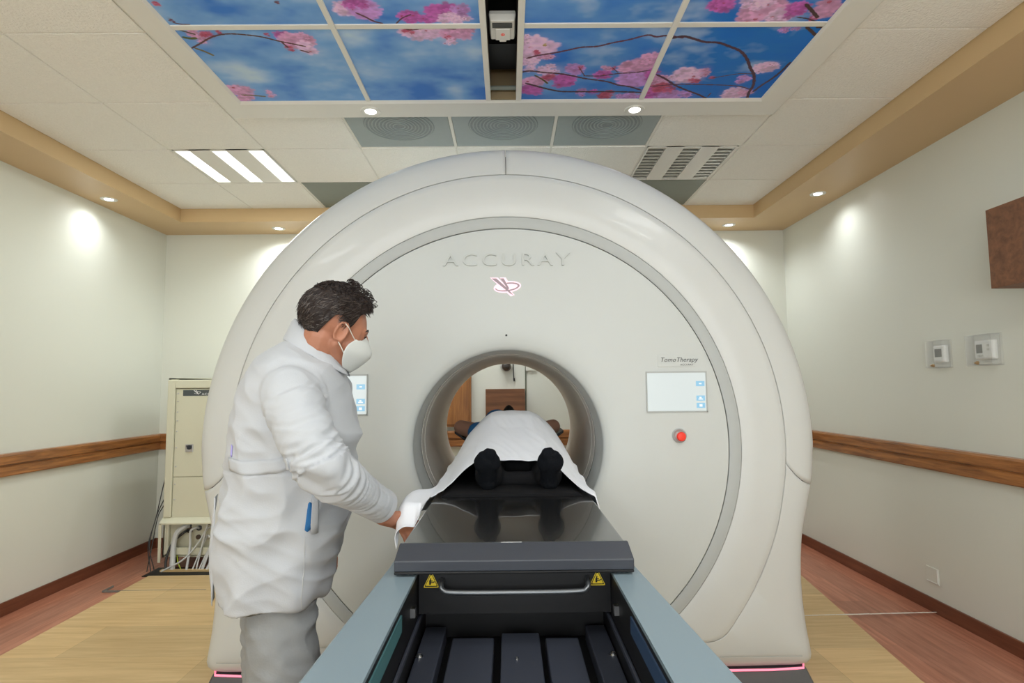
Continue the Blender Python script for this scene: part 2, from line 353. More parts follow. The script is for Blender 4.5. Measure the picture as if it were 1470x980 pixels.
for c, lb in [((1, 1), 'dull grey square ceiling panel by the tan soffit, left of the machine top'), ((5, 1), 'dull grey square ceiling panel by the tan soffit, right of the machine top')]:
    x0, x1, y0, y1, _ = special[c]
    tag(build('vent_panel', MB().box(x0+.012, x1-.012, y0+.012, y1-.012, ZC+.006, ZC+.016).box(x0+.012, x1-.012, y0+.012, y0+.024, ZC+.003, ZC+.006).box(x0+.012, x1-.012, y1-.024, y1-.012, ZC+.003, ZC+.006), 'filter'), lb, 'vent')
def downlight(x, y, z, label, w, group, vis=1, tilt=0, size=150):
    t = thing('downlight', label, 'light', (x, y, z), group)
    build('bezel', MB().disc((x, y, z), (0, 0, -1), [(.032, .001), (.045, .006), (.055, .004), (.058, 0)], 28, cap=False).disc((x, y, z), (0, 0, -1), [(.032, .001), (.03, .0005)], 28, cap=False), 'frame_white', t, smooth=True)
    build('lens', MB().disc((x, y, z), (0, 0, -1), [(.031, .0), (.03, .003), (.0, .0035)], 24, cap=False), 'spot', t)
    l = bpy.data.lights.new('downlight_lamp', 'SPOT'); l.energy = w; l.spot_size = math.radians(size); l.spot_blend = 1; l.shadow_soft_size = .03; l.color = (.93, .97, 1)
    lo = bpy.data.objects.new('downlight_lamp', l); C.objects.link(lo); lo.location = (0, 0, -.012); lo.rotation_euler = (0, tilt, 0); lo.parent = t
SG = 'downlights in the tan soffit'
downlight(-3.045, 4.37, ZS, 'small round downlight in the soffit above the left wall', 15, SG, tilt=.0)
downlight(-2.083, 5.215, ZS, 'small round downlight in the back soffit, left of the machine', 36, SG)
downlight(2.395, 4.367, ZS, 'small round downlight in the soffit above the right wall', 15, SG)
downlight(2.028, 5.215, ZS, 'small round downlight in the back soffit, right of the machine', 36, SG)
for x, lb in [(-3.045, 'added small round downlight in the soffit, unseen behind the viewer, left side'), (2.395, 'added small round downlight in the soffit, unseen behind the viewer, right side')]:
    downlight(x, -.4, ZS, lb, 20, SG)  # out-of-view pair added to light the room
# ------------------------------------------------------------------ mural frame and panels
ZF = 2.972
t = thing('mural_frame', 'broad white frame holding the blossom and sky ceiling pictures', 'frame', (0, 2.45, ZF))
fr = MB()
ring = lambda x0, x1, y0, y1, z: [(x0, y0, z), (x1, y0, z), (x1, y1, z), (x0, y1, z)]
fr.loft([ring(FX0, FX1, FY0, FY1, ZC+.003), ring(FX0, FX1, FY0, FY1, ZF), ring(FX0+.012, FX1-.012, FY0+.012, FY1-.012, ZF-.006), ring(-1.462, 1.414, 1.76, 3.092, ZF-.006), ring(-1.450, 1.402, 1.775, 3.075, ZF+.004), ring(-1.450, 1.402, 1.775, 3.075, ZC+.06)], False, False)
build('border', fr, 'frame_white', t)
bars = MB()
for x0, x1 in [(-.765, -.74), (-.110, -.083), (.054, .083), (.728, .755)]: bars.box(x0, x1, 1.775, 3.075, ZF-.002, ZF+.04)
build('crossbar', bars, 'frame_white', t, bevel=.002)
bars = MB()
for x0, x1 in [(-1.45, -.765), (-.74, -.110), (.083, .728), (.755, 1.402)]: bars.box(x0, x1, 2.405, 2.437, ZF+.001, ZF+.038)
build('crossbar', bars, 'frame_white', t, bevel=.002)
# dark void between the two picture banks
vd = MB().box(-.083, .054, 1.775, 3.075, 3.5, 3.52).box(-.10, -.083, 1.775, 3.075, ZC+.02, 3.5).box(.054, .07, 1.775, 3.075, ZC+.02, 3.5).box(-.083, .054, 1.76, 1.775, ZC, 3.5)
build('void_lining', vd, 'recess', t)
build('void_end_plate', MB().box(-.083, .054, 3.062, 3.075, ZC-.01, 3.5).box(-.05, -.047, 3.058, 3.062, ZC+.02, 3.13), 'recess_t', t)
build('void_pipe', MB().tube([(-.083, 3.0, 3.15), (.054, 3.0, 3.15)], .012, 12), 'filter', t)
build('void_pipe', MB().tube([(-.083, 3.03, 3.02), (.054, 3.03, 3.02)], .012, 12), 'filter', t)
build('void_dark_block', MB().box(-.083, .054, 2.74, 2.97, 3.09, 3.4), 'dark', t)  # near-black block across the upper part of the void
d = thing('gas_sensor', 'small white wall unit with a dark window in the ceiling gap between pictures', 'sensor', (-.012, 2.45, 3.0))
sb = MB().loft([ring(-.070, .044, 2.425, 2.56, 3.05), ring(-.072, .046, 2.42, 2.565, 3.03), ring(-.066, .040, 2.425, 2.56, 3.0)])
build('case', sb, 'plastic', d, bevel=.004)
build('window', MB().box(-.058, .03, 2.436, 2.468, 2.996, 2.9995), 'lcd', d)
build('raised_front', MB().box(-.045, .022, 2.474, 2.556, 2.993, 2.9995), 'plastic', d, bevel=.003)
build('logo_mark', MB().disc((-.012, 2.512, 2.993), (0, 0, -1), [(.006, 0), (.006, .001), (.009, .001), (.009, 0)], 16, cap=False).box(-.014, -.010, 2.506, 2.518, 2.9918, 2.993), 'red', d)
build('latch', MB().box(-.028, .004, 2.556, 2.57, 2.994, 3.0), 'frame_white', d, bevel=.003)
BRANCHES=[([(-1.448,2.578),(-1.389,2.541),(-1.323,2.499),(-1.268,2.477),(-1.21,2.471),(-1.134,2.483),(-1.085,2.497),(-1.035,2.523),(-0.982,2.545),(-0.923,2.569)],0.0055,(0.14,0.06,0.06)),([(-1.435,2.436),(-1.408,2.454),(-1.379,2.472)],0.005,(0.12,0.1,0.05)),([(-1.441,2.494),(-1.413,2.503),(-1.39,2.501)],0.01,(0.14,0.17,0.06)),([(-1.431,2.579),(-1.404,2.603),(-1.38,2.634)],0.007,(0.25,0.2,0.07)),([(-1.411,3.007),(-1.348,3.015),(-1.299,3.025)],0.007,(0.25,0.2,0.12)),([(-1.017,2.535),(-1.005,2.578)],0.005,(0.16,0.07,0.09)),([(-0.956,2.598),(-0.923,2.618)],0.005,(0.16,0.07,0.09)),([(-1.425,2.389),(-1.399,2.4),(-1.364,2.403)],0.004,(0.16,0.07,0.09)),([(-0.627,2.331),(-0.594,2.359),(-0.566,2.387),(-0.533,2.403)],0.005,(0.16,0.07,0.09)),([(-0.472,2.404),(-0.44,2.368),(-0.401,2.345)],0.004,(0.16,0.07,0.09)),([(-0.453,2.437),(-0.418,2.45),(-0.365,2.441),(-0.302,2.436)],0.004,(0.16,0.07,0.09)),([(-0.261,2.439),(-0.22,2.445)],0.006,(0.16,0.07,0.09)),([(0.102,2.677),(0.155,2.653),(0.224,2.635),(0.287,2.613),(0.353,2.589),(0.426,2.582),(0.49,2.556),(0.564,2.531),(0.639,2.498),(0.683,2.511),(0.727,2.503),(0.804,2.519)],0.0065,(0.17,0.06,0.1)),([(0.071,2.802),(0.122,2.789),(0.191,2.804),(0.267,2.815),(0.338,2.837),(0.411,2.865),(0.521,2.894),(0.586,2.929),(0.65,2.947),(0.718,2.983)],0.007,(0.13,0.06,0.09)),([(0.103,2.906),(0.17,2.941),(0.232,2.971),(0.294,2.992),(0.373,2.996),(0.447,2.997),(0.599,2.999),(0.723,3.007)],0.008,(0.1,0.05,0.07)),([(0.396,2.838),(0.483,2.839),(0.566,2.818),(0.65,2.809),(0.719,2.789)],0.005,(0.13,0.06,0.09)),([(0.363,2.759),(0.387,2.811),(0.401,2.838)],0.003,(0.16,0.07,0.09)),([(0.147,2.83),(0.19,2.873),(0.215,2.907)],0.006,(0.14,0.12,0.05)),([(0.527,2.761),(0.564,2.808)],0.003,(0.16,0.07,0.09)),([(0.754,2.522),(0.805,2.509),(0.856,2.527),(0.917,2.553),(0.981,2.559),(1.041,2.588),(1.11,2.628),(1.168,2.694),(1.219,2.776),(1.265,2.843),(1.302,2.94),(1.31,3.014),(1.33,3.091)],0.011,(0.11,0.05,0.08)),([(0.764,2.83),(0.819,2.871),(0.888,2.935),(0.964,2.987),(1.04,3.033),(1.095,3.073)],0.007,(0.11,0.05,0.08)),([(0.756,2.948),(0.886,2.928),(1.006,2.93),(1.159,2.939),(1.24,2.954),(1.305,2.984)],0.005,(0.13,0.06,0.1)),([(1.059,2.867),(1.123,2.844),(1.189,2.826),(1.248,2.829)],0.004,(0.15,0.07,0.1)),([(1.33,3.007),(1.347,2.941),(1.371,2.878),(1.388,2.804),(1.394,2.727)],0.008,(0.09,0.05,0.09)),([(1.331,2.446),(1.369,2.477),(1.405,2.509)],0.014,(0.09,0.05,0.05)),([(1.378,2.447),(1.404,2.447)],0.014,(0.09,0.05,0.05)),([(1.25,2.293),(1.292,2.33),(1.342,2.377)],0.012,(0.09,0.05,0.05)),([(1.255,2.377),(1.304,2.387),(1.351,2.407)],0.004,(0.09,0.05,0.05)),([(1.102,3.057),(1.106,3.019)],0.004,(0.16,0.07,0.09))]
BLOOMS=[(-1.37,2.494,0.033,0.056,(0.62,0.34,0.44),10),(-1.322,2.477,0.032,0.022,(0.48,0.1,0.14),6),(-1.265,2.455,0.012,0.022,(0.48,0.1,0.14),4),(-1.062,2.479,0.011,0.013,(0.48,0.1,0.14),3),(-0.99,2.493,0.033,0.033,(0.5,0.13,0.36),9),(-0.958,2.526,0.05,0.048,(0.62,0.34,0.44),14),(-0.899,2.517,0.03,0.057,(0.62,0.34,0.44),12),(-0.996,2.583,0.023,0.02,(0.48,0.1,0.14),5),(-0.922,2.584,0.045,0.044,(0.72,0.52,0.6),8),(-1.394,2.956,0.052,0.064,(0.62,0.34,0.44),12),(-1.409,3.047,0.04,0.041,(0.62,0.34,0.44),8),(-1.255,2.996,0.023,0.046,(0.62,0.34,0.44),5),(-1.424,2.265,0.013,0.019,(0.48,0.1,0.14),5),(-0.931,2.261,0.007,0.012,(0.16,0.07,0.09),3),(-1.425,2.372,0.01,0.017,(0.16,0.07,0.09),3),(-0.655,2.304,0.059,0.046,(0.72,0.52,0.6),14),(-0.586,2.305,0.054,0.062,(0.5,0.28,0.5),22),(-0.612,2.275,0.058,0.029,(0.5,0.13,0.36),12),(-0.399,2.364,0.045,0.036,(0.5,0.13,0.36),18),(-0.335,2.377,0.035,0.028,(0.5,0.13,0.36),14),(-0.254,2.33,0.08,0.048,(0.5,0.13,0.36),34),(-0.223,2.37,0.066,0.036,(0.72,0.52,0.6),14),(-0.188,2.316,0.03,0.031,(0.5,0.28,0.5),10),(-0.375,2.472,0.084,0.044,(0.72,0.52,0.6),20),(-0.43,2.459,0.026,0.021,(0.48,0.1,0.14),6),(-0.217,2.478,0.068,0.044,(0.62,0.34,0.44),20),(-0.262,2.504,0.016,0.017,(0.48,0.1,0.14),3),(-0.173,2.448,0.031,0.03,(0.62,0.34,0.44),10),(-0.261,2.544,0.032,0.023,(0.72,0.52,0.6),5),(0.131,2.584,0.089,0.074,(0.72,0.52,0.6),26),(0.097,2.522,0.026,0.035,(0.72,0.52,0.6),8),(0.114,2.706,0.038,0.081,(0.72,0.52,0.6),16),(0.194,2.668,0.044,0.024,(0.62,0.34,0.44),8),(0.18,2.571,0.009,0.013,(0.45,0.35,0.08),2),(0.143,2.63,0.019,0.021,(0.48,0.1,0.14),4),(0.138,2.906,0.054,0.058,(0.62,0.34,0.44),12),(0.135,2.975,0.049,0.048,(0.5,0.13,0.36),14),(0.217,2.841,0.029,0.038,(0.48,0.1,0.14),7),(0.301,2.88,0.047,0.063,(0.5,0.13,0.36),22),(0.343,2.779,0.045,0.042,(0.5,0.28,0.5),14),(0.218,2.778,0.068,0.042,(0.72,0.52,0.6),8),(0.369,2.764,0.013,0.021,(0.48,0.1,0.14),4),(0.487,2.828,0.052,0.033,(0.5,0.13,0.36),12),(0.5,2.771,0.026,0.026,(0.62,0.34,0.44),7),(0.536,2.766,0.011,0.021,(0.48,0.1,0.14),4),(0.644,2.757,0.074,0.057,(0.62,0.34,0.44),24),(0.699,2.703,0.044,0.06,(0.62,0.34,0.44),18),(0.671,2.879,0.082,0.068,(0.5,0.28,0.5),28),(0.74,2.826,0.035,0.054,(0.5,0.13,0.36),12),(0.405,3.003,0.024,0.048,(0.5,0.28,0.5),8),(0.466,3.003,0.024,0.031,(0.5,0.13,0.36),6),(0.543,3.029,0.037,0.043,(0.48,0.1,0.14),10),(0.671,3.049,0.074,0.031,(0.5,0.28,0.5),16),(0.786,2.892,0.047,0.057,(0.62,0.34,0.44),14),(0.783,2.906,0.045,0.072,(0.62,0.34,0.44),12),(0.871,3.039,0.14,0.043,(0.5,0.28,0.5),30),(0.771,3.007,0.046,0.062,(0.5,0.13,0.36),12),(0.828,2.964,0.068,0.044,(0.48,0.1,0.14),8),(0.698,2.708,0.042,0.075,(0.62,0.34,0.44),12),(0.926,2.839,0.065,0.062,(0.72,0.52,0.6),18),(0.999,2.819,0.029,0.055,(0.62,0.34,0.44),8),(0.972,2.894,0.037,0.028,(0.48,0.1,0.14),5),(0.857,2.865,0.026,0.035,(0.72,0.52,0.6),4),(1.057,2.86,0.014,0.017,(0.48,0.1,0.14),3),(1.287,2.771,0.057,0.045,(0.72,0.52,0.6),14),(1.316,2.739,0.024,0.019,(0.72,0.52,0.6),4),(1.226,2.883,0.03,0.04,(0.5,0.28,0.5),7),(1.238,3.028,0.063,0.055,(0.72,0.52,0.6),16),(1.294,3.014,0.039,0.03,(0.62,0.34,0.44),6),(1.239,2.466,0.019,0.023,(0.5,0.28,0.5),5),(1.288,2.456,0.02,0.015,(0.5,0.28,0.5),4),(0.899,2.29,0.053,0.041,(0.5,0.13,0.36),18),(1.063,2.356,0.055,0.058,(0.62,0.34,0.44),22),(1.103,2.31,0.066,0.056,(0.62,0.34,0.44),26),(1.171,2.366,0.049,0.049,(0.72,0.52,0.6),16),(1.226,2.329,0.042,0.048,(0.5,0.13,0.36),14),(1.329,2.377,0.019,0.025,(0.48,0.1,0.14),6),(1.354,2.321,0.048,0.057,(0.62,0.34,0.44),18),(1.044,2.282,0.071,0.037,(0.72,0.52,0.6),14)]
CLOUDS=[(-1.339,2.745,0.108,0.137,0.6),(-1.289,2.836,0.093,0.146,0.8),(-0.964,2.706,0.118,0.169,0.4),(-1.385,2.599,0.057,0.07,-0.5),(-1.086,2.759,0.073,0.067,-0.5),(-1.185,2.309,0.061,0.048,-0.6),(-1.273,2.301,0.051,0.047,0.3),(-0.937,2.327,0.155,0.049,0.2),(-1.172,2.934,0.128,0.076,-0.3),(-1.281,2.504,0.082,0.056,-0.4),(-0.137,2.998,0.076,0.103,-1.1),(-0.288,2.865,0.072,0.058,-0.8),(-0.429,2.958,0.075,0.074,-0.8),(-0.285,2.959,0.05,0.088,0.8),(-0.552,2.592,0.082,0.058,-0.5),(-0.683,2.544,0.097,0.144,0.5),(-0.433,2.671,0.068,0.061,0.3),(-0.694,3.029,0.095,0.065,-0.8),(-0.148,2.644,0.056,0.102,0.4),(-0.397,2.322,0.099,0.062,-0.1),(-0.792,2.739,0.174,0.108,0.4),(-0.363,2.575,0.109,0.077,-0.2),(-0.135,2.339,0.03,0.064,-0.5),(-0.642,2.85,0.15,0.117,0.3),(0.347,2.311,0.057,0.06,0.7),(0.162,2.324,0.072,0.06,0.2),(0.416,2.297,0.019,0.044,-0.4),(0.117,2.376,0.073,0.047,-0.3),(0.248,2.481,0.102,0.051,0.2),(0.574,2.46,0.102,0.05,0.2),(0.373,2.661,0.136,0.058,0.2),(0.475,2.98,0.151,0.072,-0.7),(0.635,2.616,0.064,0.086,-0.5),(0.264,2.659,0.054,0.059,-0.7),(0.382,2.729,0.083,0.051,0.5),(0.113,3.035,0.092,0.063,-0.6),(0.54,2.834,0.087,0.044,0.4),(0.892,2.685,0.173,0.167,0.5),(0.766,2.602,0.101,0.119,0.3),(0.846,2.345,0.061,0.038,0.3),(1.246,2.63,0.203,0.147,-0.5),(1.246,2.487,0.096,0.064,0.2),(1.057,2.495,0.194,0.065,-0.3),(1.434,2.886,0.148,0.177,-0.8),(1.109,3.011,0.154,0.094,-0.4),(1.389,2.397,0.062,0.04,-0.6),(0.788,2.784,0.043,0.053,-0.9)]

def mural_panel(x0, x1, y0, y1, label, deep):
    NX, NY = 300, 290 if y0 > 2 else 290
    X, Y = np.meshgrid(np.linspace(x0, x1, NX), np.linspace(y0, y1, NY), indexing='ij')
    val = np.zeros_like(X)                             # cloudiness
    rng = np.random.RandomState(int(1000+x0*100+y0*10))
    for cx, cy, rx, ry, v in CLOUDS:
        val += v*np.exp(-(((X-cx)/(rx*1.0+.01))**2+((Y-cy)/(ry*1.0+.01))**2))
    # soft fractal noise
    def fn(sc, ox, st=1.0):
        gx = (X*sc+ox); gy = (Y*sc*st+ox*.7); ix = np.floor(gx).astype(int); iy = np.floor(gy).astype(int); fx = gx-ix; fy = gy-iy
        fx = fx*fx*(3-2*fx); fy = fy*fy*(3-2*fy)
        def h(a, b): 
            q = np.sin(a*127.1+b*311.7)*43758.5453; return q-np.floor(q)
        return (h(ix, iy)*(1-fx)+h(ix+1, iy)*fx)*(1-fy)+(h(ix, iy+1)*(1-fx)+h(ix+1, iy+1)*fx)*fy
    nz = fn(4, 3, 1.8)*.5+fn(9, 11, 1.8)*.28+fn(20, 5, 1.7)*.15+fn(44, 2, 1.4)*.07-.5
    val = np.clip(val*.95+nz*2.3-.12, -1.2, 1.1)
    left = 1-np.clip((X+.2)/1.2, 0, 1)
    base = np.stack([lerp(.012, .16, left), lerp(.14, .33, left), lerp(.48, .62, left)], -1)
    white = np.array([.44, .56, .70]); blue = np.array([.004, .11, .50])
    p = np.clip(val, 0, 1)[..., None]*.85; q = np.clip(-val, 0, 1)[..., None]*.75
    col = base*(1-p)+white*p; col = col*(1-q)+blue*q
    for cx, cy, rx, ry, c, n in BLOOMS:
        c = (c[0]*.8, c[1]*.76, min(1, c[2]*1.02))
        if cx+rx < x0 or cx-rx > x1 or cy+ry < y0 or cy-ry > y1: continue
        r2 = np.random.RandomState(int(abs(cx*9173+cy*3301)) % 99991)
        m = (abs(X-cx) < rx*1.5) & (abs(Y-cy) < ry*1.5)
        ii = np.where(m); 
        if not len(ii[0]): continue
        Xs = X[ii]; Ys = Y[ii]; cc = col[ii]
        # faint out of focus glow of petals behind
        g = np.exp(-(((Xs-cx)/rx)**2+((Ys-cy)/ry)**2)*1.4)[:, None]*.55; cc = cc*(1-g)+np.array(c)*g
        for k in range(n*2):
            a = r2.uniform(0, 6.28); rr = math.sqrt(r2.uniform(0, 1))*.9; fx = cx+rx*rr*math.cos(a); fy = cy+ry*rr*math.sin(a)
            R = min(rx, ry)*r2.uniform(.35, 1.0); R = min(max(R, .008), .06); ph = r2.uniform(0, 6.28); sh = r2.uniform(.75, 1.35); sq = r2.uniform(.55, 1)
            dx = (Xs-fx); dy = (Ys-fy)/sq; d = np.sqrt(dx*dx+dy*dy); th = np.arctan2(dy, dx)
            edge = R*(.62+.38*np.abs(np.cos(2.5*th+ph)))
            al = np.clip((edge-d)/(R*.3), 0, 1)[:, None]*.8
            tone = (.72+.45*d/R)*sh; pc = np.clip(np.array(c)[None]*tone[:, None], 0, .85)
            core = ((d < R*.2)*(k % 7 == 0))[:, None]; pc = np.where(core, np.array([.33, .05, .09]), pc)
            cc = cc*(1-al)+pc*al
        col[ii] = cc
    for pts, w, c in BRANCHES:
        P = spline([(a, b, 0) for a, b in pts], 6)
        for k, (a, b) in enumerate(zip(P, P[1:])):
            ax, ay, bx, by = a.x, a.y, b.x, b.y
            if max(ax, bx) < x0-.02 or min(ax, bx) > x1+.02 or max(ay, by) < y0-.02 or min(ay, by) > y1+.02: continue
            L2 = (bx-ax)**2+(by-ay)**2+1e-9; T = np.clip(((X-ax)*(bx-ax)+(Y-ay)*(by-ay))/L2, 0, 1)
            d = np.sqrt((X-ax-T*(bx-ax))**2+(Y-ay-T*(by-ay))**2)
            w = min(w, .0085)
            ww = w*(.85+.35*math.sin(k*1.9)**2)
            al = np.clip((ww-d)/(w*.4), 0, 1)[..., None]
            col = col*(1-al)+np.array(c)*(.4+.35*np.clip(1-d/ww, 0, 1))[..., None]*al
    col = np.clip(col*1.35, 0, .9)
    me = bpy.data.meshes.new('picture')
    N = NX*NY; co = np.stack([X-(x0+x1)/2, Y-(y0+y1)/2, np.zeros_like(X)], -1).reshape(-1, 3)
    idx = np.arange(N).reshape(NX, NY); q = np.stack([idx[:-1, :-1], idx[:-1, 1:], idx[1:, 1:], idx[1:, :-1]], -1).reshape(-1, 4)
    me.vertices.add(N); me.vertices.foreach_set('co', co.ravel()); me.loops.add(len(q)*4); me.loops.foreach_set('vertex_index', q.ravel()); me.polygons.add(len(q)); me.polygons.foreach_set('loop_start', np.arange(len(q))*4)
    me.update(); at = me.color_attributes.new('print', 'FLOAT_COLOR', 'POINT'); at.data.foreach_set('color', np.concatenate([col.reshape(-1, 3), np.ones((N, 1))], 1).ravel())
    me.materials.append(PRINT)
    t = thing('ceiling_picture', label, 'picture', ((x0+x1)/2, (y0+y1)/2, ZF+.006), 'blossom and sky pictures in the ceiling')
    o = bpy.data.objects.new('picture', me); C.objects.link(o); o.parent = t
    build('backing_sheet', MB().box(x0, x1, y0, y1, ZF+.008, ZF+.014), 'frame_white', t)
PRINT = bpy.data.materials.new('printed_picture'); PRINT.use_nodes = True
_b = PRINT.node_tree.nodes['Principled BSDF']; _a = PRINT.node_tree.nodes.new('ShaderNodeVertexColor'); _a.layer_name = 'print'
PRINT.node_tree.links.new(_a.outputs[0], _b.inputs['Base Color']); _b.inputs['Roughness'].default_value = .5; _b.inputs['Specular IOR Level'].default_value = .12
for (x0, x1), (a, b) in zip([(-1.45, -.765), (-.74, -.110), (.083, .728), (.755, 1.402)], [('pale sky picture with one long blossom twig, far left of the near row', 'pale sky picture cut by the photo top, far left of the row overhead'), ('cloudy sky picture with pink petals along its top edge, left of the gap', 'sky picture with two magenta blossom clusters, overhead left of the gap'), ('blue sky picture crossed by several pink blossom branches, right of the gap', 'plain cloudy blue sky picture overhead, right of the gap'), ('deep blue sky picture with a curving bare branch, far right of the near row', 'picture of large pink blossoms overhead at the far right')]):
    mural_panel(x0, x1, 2.437, 3.075, a, 0); mural_panel(x0, x1, 1.775, 2.405, b, 0)
FG = 'downlights in the mural frame'
downlight(-.765, 3.178, ZF-.006, 'small round downlight in the white picture frame, left one', 3, FG, size=100)
downlight(.728, 3.18, ZF-.006, 'small round downlight in the white picture frame, right one', 3, FG, size=100)
# ================================================================== GANTRY
ZB = 1.132                                             # bore axis height
G0 = thing('radiotherapy_machine', 'huge off-white round radiotherapy machine with a central bore', 'medical machine', (CX, 3.5, 0))
def polar(poly, th):
    """radius at angle th (about the bore axis) of a right half outline [(x,z)], mirrored"""
    c, s = math.cos(th), math.sin(th); c = abs(c); best = 0
    for (x0, z0), (x1, z1) in zip(poly, poly[1:]):
        dx, dz = x1-x0, z1-z0; den = c*dz-s*dx
        if abs(den) < 1e-9: continue
        r = (x0*dz-z0*dx)/den; u = (x0*s-z0*c)/den
        if -1e-4 <= u <= 1.0001 and r > best: best = r
    return best
def arc(R, a0, a1, n): return [(R*math.cos(math.radians(a0+(a1-a0)*i/n)), R*math.sin(math.radians(a0+(a1-a0)*i/n))) for i in range(n+1)]
K = 1.029                                              # outline measured at y 2.75, stands at 2.83
def oz(x, z): return ((x-.005)*K if 0 else x*K, 1.4+(z-1.4)*K-ZB)
OUT = [(x, z-.012) for x, z in arc(1.428*K, 90, 0, 40)]+[oz(1.417, 1.0), oz(1.405, .935), oz(1.385, .85), oz(1.366, .77), oz(1.353, .70), oz(1.346, .62), oz(1.343, .52), oz(1.346, .42), oz(1.357, .304), oz(1.374, .20), oz(1.379, .165)]
OUT += [(1.416, .128-ZB), (1.404, .110-ZB), (1.38, .100-ZB), (1.33, .096-ZB), (0, .094-ZB)]
OUT = [(x, z) for x, z in OUT]
SEAM = arc(1.305, 90, -4, 50)+[(1.294, .963-ZB), (1.280, .86-ZB), (1.256, .772-ZB), (1.2, .611-ZB), (1.122, .453-ZB), (1.05, .346-ZB), (1.02, .30-ZB), (.985, .262-ZB), (.934, .237-ZB), (.87, .23-ZB), (0, .23-ZB)]
def ringr(R, zlow): return lambda th: min(R, (ZB-zlow)/max(1e-6, -math.sin(th))) if math.sin(th) < 0 else R
SEAM = arc(1.305, 90, 0, 50)+[(p.x, p.y) for p in spline([(1.305, -.03, 0), (1.301, -.10, 0), (1.294, .963-ZB, 0), (1.256, .772-ZB, 0), (1.2, .611-ZB, 0), (1.122, .453-ZB, 0), (1.045, .335-ZB, 0), (.99, .265-ZB, 0), (.93, .236-ZB, 0), (.84, .23-ZB, 0)], 10)]+[(0, .23-ZB)]
fS = lambda th: polar(SEAM, th); fO = lambda th: polar(OUT, th)
NT = 240
TH = [-PI/2+2*PI*i/NT for i in range(NT)]
def pt(r, th, y): return (CX+r*math.cos(th), y, ZB+r*math.sin(th))
def ringset(specs, ths=TH): return [[pt(f(th) if callable(f) else f, th, y) for th in ths] for f, y in specs]
def mixr(f, g, a, off=0): return lambda th: lerp(f(th), g(th), a)+off
# face disc around the bore
disc = MB(); prof = [(.452, 2.86), (.450, 2.82), (.4505, 2.805), (.456, 2.790), (.468, 2.779), (.49, 2.770), (.53, 2.7635), (.60, 2.757), (.70, 2.752), (.82, 2.750), (1.02, 2.750), (ringr(1.031, .245), 2.7505), (ringr(1.034, .242), 2.754), (ringr(1.034, .242), 2.78)]
disc.loft(ringset([((lambda th, v=f: v) if not callable(f) else f, y) for f, y in prof]), False, False)
build('face_disc', disc, 'disc', G0, smooth=True)
tr = MB().loft(ringset([(ringr(1.037, .24), 2.78), (ringr(1.037, .24), 2.752), (ringr(1.040, .237), 2.750), (ringr(1.090, .236), 2.750), (ringr(1.092, .2355), 2.752), (ringr(1.092, .2355), 2.78)]), False, False)
build('ring_trim', tr, 'trimgrey', G0, smooth=True)
fp = MB().loft(ringset([(ringr(1.094, .235), 2.78), (ringr(1.094, .235), 2.753), (ringr(1.097, .2345), 2.751), (mixr(ringr(1.097, .2345), fS, .5), 2.751), (mixr(ringr(1.097, .2345), fS, .85), 2.754), (mixr(fS, fS, 0, -.005), 2.7575), (mixr(fS, fS, 0, -.002), 2.760), (mixr(fS, fS, 0, -.0015), 2.80)]), False, False)
build('front_panel', fp, 'shell', G0, smooth=True)
build('seam_backing', MB().loft(ringset([(ringr(1.0, .26), 2.776), (mixr(fS, fS, 0, .02), 2.79)]), False, False), 'gap', G0)
# outer shell: upper covers and lower cover, separated at the notch line
SH = [(0, 2.80, .0008), (0, 2.763, .0008), (.012, 2.7605, .001), (.30, 2.766), (.55, 2.774), (.75, 2.786), (.88, 2.800), (.95, 2.814), (.985, 2.828), (1.0, 2.850), (1.002, 2.90), (1.0, 3.4), (.98, 4.10), (.90, 4.24), (.70, 4.30)]
def shell(th_of, n, name, low=False):
    rings = []
    for s in SH:
        a, y = s[0], s[1]; off = s[2] if len(s) > 2 else 0
        row = []
        for i in range(n+1):
            th = th_of(i/n, a)
            r = lerp(fS(th), fO(th), a)+off
            row.append(pt(r, th, y))
        rings.append(row)
    m = MB().loft(rings, False, False, closed=False); o = build(name, m, 'shell', G0, smooth=True)
    sol = o.modifiers.new('solid', 'SOLIDIFY'); sol.thickness = .006; sol.offset = -1
    return o
nb = lambda a: math.radians(lerp(-4.3, -8.0, min(1, a)**.85)-.8*math.sin(PI*min(1, a)))
g = .0014
for sg in (1, -1):
    f = (lambda u, a: lerp(nb(a)+g, PI/2-g*.7, u)) if sg == 1 else (lambda u, a: PI-lerp(nb(a)+g, PI/2-g*.7, u))
    shell(f, 90, 'upper_cover')
    f = (lambda u, a: lerp(-PI/2, nb(a)-g, u)) if sg == 1 else (lambda u, a: PI-lerp(-PI/2, nb(a)-g, u))
    shell(f, 110, 'lower_cover')
core = MB().loft(ringset([(mixr(fS, fS, 0, -.03), 2.80), (mixr(fS, fO, .78), 2.835), (mixr(fS, fO, .92), 2.90), (mixr(fS, fO, .9), 4.05), (mixr(fS, fO, .6), 4.29)]), False, False)
build('inner_frame', core, 'gap', G0)
build('rear_face', MB().loft(ringset([(.455, 4.31), (1.0, 4.31), (mixr(fS, fO, .7), 4.30)]), False, False), 'shell', G0)
build('base_joint', MB().box(.90, 1.33, 2.757, 2.7605, .168, .1705), 'trimgrey', G0)
build('base_joint', MB().box(-1.34, -.90, 2.757, 2.7605, .168, .1705), 'trimgrey', G0)
